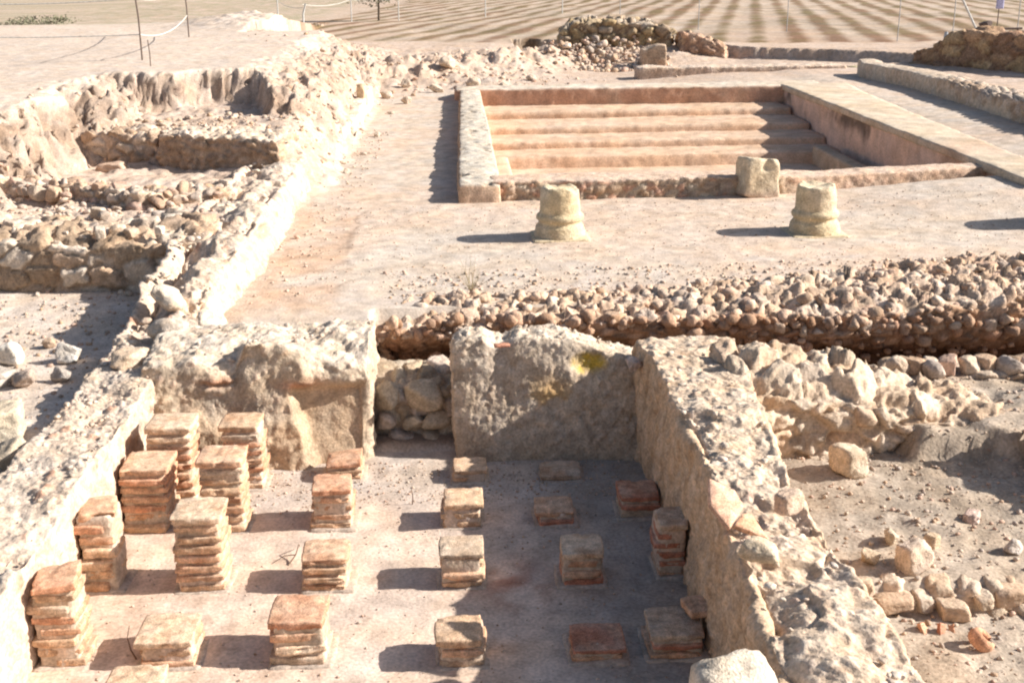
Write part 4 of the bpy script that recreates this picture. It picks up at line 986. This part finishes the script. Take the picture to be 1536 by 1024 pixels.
gravel('rubble', 48, 520, along([-1.3, -.8, .6, 1.4], [23.5, 25, 24.2, 25.5], 1.1), .012, .07, (PALE, DUST, TAN, PINK), 'rubble strewn on the rough ground behind the pool', 2)
gravel('gravel', 49, 1200, box(-.6, 4.6, 8.1, 8.9), .006, .028, GC_, 'stone crumbs spread behind the long brown wall')
gravel('rubble', 50, 220, along([-1.75, -1.7, -1.75], [14, 19, 24], .3), .015, .07, (PALE, DUST, WHITE), 'rubble fallen down the earth slope', 2)
gravel('gravel', 52, 2600, box(-1.2, 5.6, 8.3, 11.5), .004, .014, GC_, 'scattered grit on the courtyard floor')
gravel('gravel', 51, 450, along([-1.3, -1.25, -1.2], [8, 12, 17], .12), .006, .025, (PALE, DUST, PINK), 'crumbs along the foot of the long left wall')

# ------------------------------------------------------------------ twigs, weeds, shrubs
def tube(path, r0, r1, seg=6):
    p = np.array(path, float); n = len(p); V = []; 
    for k in range(n):
        t = p[min(k + 1, n - 1)] - p[max(k - 1, 0)]; t /= np.linalg.norm(t) + 1e-9
        a = np.cross(t, (0.3, .2, 1.)); a /= np.linalg.norm(a) + 1e-9; b_ = np.cross(t, a); rr = r0 + (r1 - r0) * k / (n - 1)
        for q in range(seg):
            an = 2 * math.pi * q / seg; V.append(p[k] + rr * (math.cos(an) * a + math.sin(an) * b_))
    Q = [[k * seg + q, k * seg + (q + 1) % seg, (k + 1) * seg + (q + 1) % seg, (k + 1) * seg + q] for k in range(n - 1) for q in range(seg)]
    return np.array(V), np.array(Q)
TW = A(.16, .11, .08)
def twigs(name, label, branches, r0, col, mat, cat, loc):
    parts = [tube(b_, r0 * w, r0 * w * .5) + (np.array(col),) for b_, w in branches]
    V, Fc, c = join_quads([(V, Q, np.tile(cc, (len(V), 1))) for V, Q, cc in parts])
    o = mk(name, V, Fc, c, mat, loc=(0, 0, 0)); o.location = loc; return tag(o, label, cat)
twigs('twig', 'thin dark twig forking on the hypocaust floor between two half-height pillars', [([(0, 0, .004), (.03, .05, .03), (.04, .1, .06), (.035, .16, .02)], 1), ([(.03, .05, .03), (-.03, .06, .02), (-.08, .02, .004)], .8)], .004, TW, M_STONE, 'twig', (-.90, 5.22, 0))
twigs('twig', 'curved dark twig leaning on the cream topped pillar at the lower left', [([(0, 0, .0), (-.02, .0, .05), (-.035, .02, .1), (-.03, .05, .14)], 1)], .004, TW, M_STONE, 'twig', (-1.44, 4.42, 0))
twigs('twig', 'short upright dark twig in the floor before the gap', [([(0, 0, 0), (.004, .0, .05), (-.003, .01, .09)], 1)], .004, TW, M_STONE, 'twig', (-.31, 5.86, 0))
r = np.random.default_rng(61); br = []
for k in range(26):
    a = r.uniform(0, 6.28); l = r.uniform(.12, .32); p = [(0, 0, 0)]; d = np.array([math.cos(a) * .35, math.sin(a) * .35, 1])
    for q in range(4): d = d + r.normal(size=3) * .22; p.append(tuple(np.array(p[-1]) + d / np.linalg.norm(d) * l / 4))
    br.append((p, r.uniform(.5, 1)))
twigs('dry_weed', 'dry thin stemmed weed growing behind the long brown wall', br, .0022, A(.36, .31, .2), M_STONE, 'plant', (.06, 8.16, .55))
LEAF = plain('leaf', (.19, .185, .12), .8); BARK = plain('bark', (.13, .10, .075), .9)
def leaves(seed, n, cen, rad, size):
    r = np.random.default_rng(seed); V = []; Q = []
    cl = r.normal(size=(max(4, n // 60), 3)); cl = cl / np.linalg.norm(cl, axis=1)[:, None] * r.uniform(.35, 1, (len(cl), 1))
    for k in range(n):
        c_ = cl[r.integers(len(cl))] * rad + r.normal(size=3) * np.array(rad) * .22
        a = r.normal(size=3); a /= np.linalg.norm(a); b_ = np.cross(a, r.normal(size=3)); b_ /= np.linalg.norm(b_)
        s = size * r.uniform(.6, 1.3); c_ = np.array(cen) + c_
        V += [c_ - a * s, c_ + b_ * s * .35, c_ + a * s, c_ - b_ * s * .35]; Q.append([4 * k, 4 * k + 1, 4 * k + 2, 4 * k + 3])
    return np.array(V), np.array(Q)
def shrub(x, y, rad, seed, label, cat='shrub', trunk=0., n=1500, size=.05, name='shrub', group=None):
    e = empty(name, (x, y, gz(x, y))); tag(e, label, cat, group)
    r = np.random.default_rng(seed); cz = trunk + rad[2] * .6
    V, Q = leaves(seed, n, (0, 0, cz), rad, size); mk('crown', V, Q, None, LEAF, parent=e)
    parts = [tube([(0, 0, -.05), (.02, .02, cz * .5), (-.03, .0, cz)], .05 if trunk else .015, .02 if trunk else .006)]
    for k in range(7):
        d = r.normal(size=3) * np.array(rad) * .7; z0 = trunk * .8 + .05
        parts.append(tube([(0, 0, z0), tuple(d * .5 + np.array((0, 0, cz * .6 + z0 * .4))), tuple(d + np.array((0, 0, cz)))], .02 if trunk else .008, .004))
    V, Fc, c = join_quads([(V, Q, np.tile(TW, (len(V), 1))) for V, Q in parts]); mk('trunk', V, Fc, None, BARK, parent=e)
shrub(-2.95, 46.6, (1.25, .9, .7), 71, 'small dark leaved tree on the far ground, its crown above the frame, casting a shadow', 'tree', 1.0, 5200, .07, 'tree')
shrub(-12.6, 37.0, (1.0, .7, .2), 72, 'low grey green bush at the top left corner beyond the rope fence', n=900)

# ------------------------------------------------------------------ rope fence, wire fence
IRON = plain('rusty_iron', (.16, .12, .10), .8, .2); ROPE = plain('white_rope', (.62, .60, .55), .9); WOODW = plain('pale_paint', (.55, .55, .53), .8); BLUE = plain('blue_grey_paint', (.36, .40, .45), .6); DARKW = plain('dark_timber', (.12, .09, .08), .9)
def sag(a, b_, s, n=14):
    a, b_ = np.array(a), np.array(b_); return [tuple(a + (b_ - a) * t - np.array((0, 0, s * 4 * t * (1 - t)))) for t in np.linspace(0, 1, n)]
def fence(label, posts, ropes, rp, rr, pm, rm, name='rope_fence', cat='fence'):
    """posts: (x, y, height, radius); ropes: (i, height, j, height, sag)"""
    x0, y0 = posts[0][:2]; e = empty(name, (x0, y0, gz(x0, y0))); tag(e, label, cat); O = np.array(e.location)
    G = [np.array((p[0], p[1], gz(p[0], p[1]))) - O for p in posts]
    for g, p in zip(G, posts):
        V, Q = tube([tuple(g + np.array((0, 0, -.1))), tuple(g + np.array((.01, 0, p[2] * .5))), tuple(g + np.array((p[4] if len(p) > 4 else 0, 0, p[2])))], p[3], p[3] * .9, 8); mk('post', V, Q, None, pm, parent=e)
    for i, ha, j, hb, s in ropes:
        V, Q = tube(sag(G[i] + np.array((0, 0, ha)), G[j] + np.array((0, 0, hb)), s), rr, rr, 6); mk('rope', V, Q, None, rm, parent=e)
    return e
fence('sagging white rope on thin rusty rods along the top of the left bank', [(-4.56, 17.6, 1.2, .013, -.02), (-5.35, 24.4, 1.1, .015), (-9.1, 18.2, 1.2, .014), (-4.2, 16.6, .35, .008)],
      [(2, .98, 0, .86, .1), (2, .45, 0, .36, .05), (0, .86, 1, 1.02, .12), (0, .36, 1, .42, .14)], .011, .008, IRON, ROPE)
fence('white rope and posts on the far ground left of the small tree', [(-7.2, 49.5, 1.5, .025), (-4.78, 38.2, .62, .03, .1), (-3.9, 45.5, 1.3, .02), (-2.2, 46.8, 1.3, .02), (1.2, 49, 1.3, .02), (4.5, 51, 1.3, .02)],
      [(1, .6, 2, .8, .12), (2, .8, 3, .85, .1), (3, .85, 4, .9, .1), (4, .9, 5, .9, .1), (0, .7, 1, .5, .1)], .016, .009, WOODW, ROPE)
# light wire fence along the edge of the field
ps = [(9.42, 34.0), (10.94, 29.4), (11.9, 28.4), (13.0, 27.4), (14.2, 26.3)]
fence('thin grey wire fence at the edge of the ploughed field', [(5.2, 38.2, 1.3, .012), (7.3, 36.1, 1.3, .012)] + [(x, y, 1.35, .012) for x, y in ps],
      [(k, h, k + 1, h, .02) for k in range(6) for h in (.3, .65, 1.0, 1.3)], .012, .0025, plain('galvanised', (.42, .42, .42), .6, .3), plain('wire', (.45, .44, .42), .6, .3), 'wire_fence')
def post(name, label, cat, path, r0, mat):
    p0 = path[0]; V, Q = tube([tuple(np.array(p) - np.array(p0)) for p in path], r0, r0 * .9, 10)
    # closed end
    o = mk(name, V, Q, None, mat, loc=(0, 0, 0)); o.location = (p0[0], p0[1], p0[2]); return tag(o, label, cat)
post('fence_post', 'short blue grey post at the near end of the wire fence', 'post', [(11.45, 27.7, .7), (11.45, 27.7, 1.0), (11.46, 27.7, 1.22)], .045, BLUE)
post('leaning_pole', 'pale pole leaning to the left above the masonry block at the upper right', 'pole', [(12.1, 27.0, .85), (11.84, 27.0, 1.33), (10.95, 27.0, 2.85)], .028, WOODW)
# low dark rail and hanging sign at the upper right
e = empty('timber_rail', (11.98, 26.8, .88)); tag(e, 'low dark timber rail with two posts at the upper right corner', 'rail')
for dx in (0, .75):
    V, Q = tube([(dx, 0, -.1), (dx, 0, .2), (dx, 0, .44)], .022, .022, 8); mk('post', V, Q, None, DARKW, parent=e)
V, Q = tube([(-.12, 0, .445), (.3, 0, .435), (.85, 0, .44)], .024, .024, 8); mk('rail', V, Q, None, DARKW, parent=e)
V, Fc = rockV(801, (.16, .1, .11), 4, 8, 20, .14); o = mk('dark_stump', V + np.array((0, 0, .1)), Fc, None, DARKW, loc=(0, 0, 0)); o.location = (12.0, 26.82, 1.3); 
tag(o, 'dark brown lump resting on the rail beside the leaning pole', 'stump')
e = empty('hanging_sign', (12.35, 27.0, .82)); tag(e, 'small lilac sign board on a thin post at the top right corner', 'sign')
V, Q, c = block(quad((-.09, -.012), (.09, -.012), (.09, .012), (-.09, .012)), .18, .024, .3, .92, 1.30, .02, st_plaster(7, .001), .01, bottom=True)
mk('board', V, Q, None, plain('lilac_board', (.42, .42, .62), .6), parent=e)
V, Q = tube([(0, .03, -.1), (0, .03, .7), (0, .03, 1.4)], .012, .012, 8); mk('post', V, Q, None, IRON, parent=e)

# ------------------------------------------------------------------ camera, light
cam = bpy.data.cameras.new('camera'); co = bpy.data.objects.new('camera', cam); COL.objects.link(co)
cam.sensor_fit = 'HORIZONTAL'; cam.sensor_width = 36; cam.lens = 36 * 1750 / 1536; cam.clip_start = .05; cam.clip_end = 2000
pit, yaw, rol = math.atan(562 / 1750), math.radians(-2.45), math.radians(.8)
f = Vector((0, math.cos(pit), -math.sin(pit))); u = Vector((0, math.sin(pit), math.cos(pit))); rt = Vector((1, 0, 0))
rt2 = rt * math.cos(rol) - u * math.sin(rol); u2 = u * math.cos(rol) + rt * math.sin(rol)
Zr = Matrix.Rotation(yaw, 3, 'Z'); rt2, u2, f = Zr @ rt2, Zr @ u2, Zr @ f
co.matrix_world = Matrix(((rt2.x, u2.x, -f.x, 0), (rt2.y, u2.y, -f.y, 0), (rt2.z, u2.z, -f.z, 2.81), (0, 0, 0, 1)))
sc.camera = co

EL, AZ = math.radians(30.5), math.radians(2.0)      # sun to the right, a touch towards the viewer
sdir = Vector((math.cos(EL) * math.cos(AZ), -math.cos(EL) * math.sin(AZ), math.sin(EL)))
sl = bpy.data.lights.new('sun', 'SUN'); sl.energy = 5.0; sl.angle = math.radians(.53); sl.color = (1.0, .955, .885)
so = bpy.data.objects.new('sun', sl); COL.objects.link(so); so.rotation_mode = 'QUATERNION'; so.rotation_quaternion = sdir.to_track_quat('Z', 'Y'); so.location = (20, 5, 20)
w = bpy.data.worlds.new('World'); sc.world = w; w.use_nodes = True; nt = w.node_tree
sky = nt.nodes.new('ShaderNodeTexSky'); sky.sky_type = 'NISHITA'; sky.sun_disc = False; sky.sun_elevation = EL; sky.sun_rotation = math.radians(90) + AZ
sky.dust_density = 2.0
bg = nt.nodes['Background']; nt.links.new(sky.outputs['Color'], bg.inputs['Color']); bg.inputs['Strength'].default_value = .068
vs = sc.view_settings; vs.view_transform = 'Standard'; vs.look = 'None'; vs.exposure = .9; vs.gamma = 1; vs.use_curve_mapping = False
sc.render.engine = 'CYCLES'
sc.cycles.filter_width = 2.2
sc.cycles.max_bounces = 6; sc.cycles.use_denoising = True
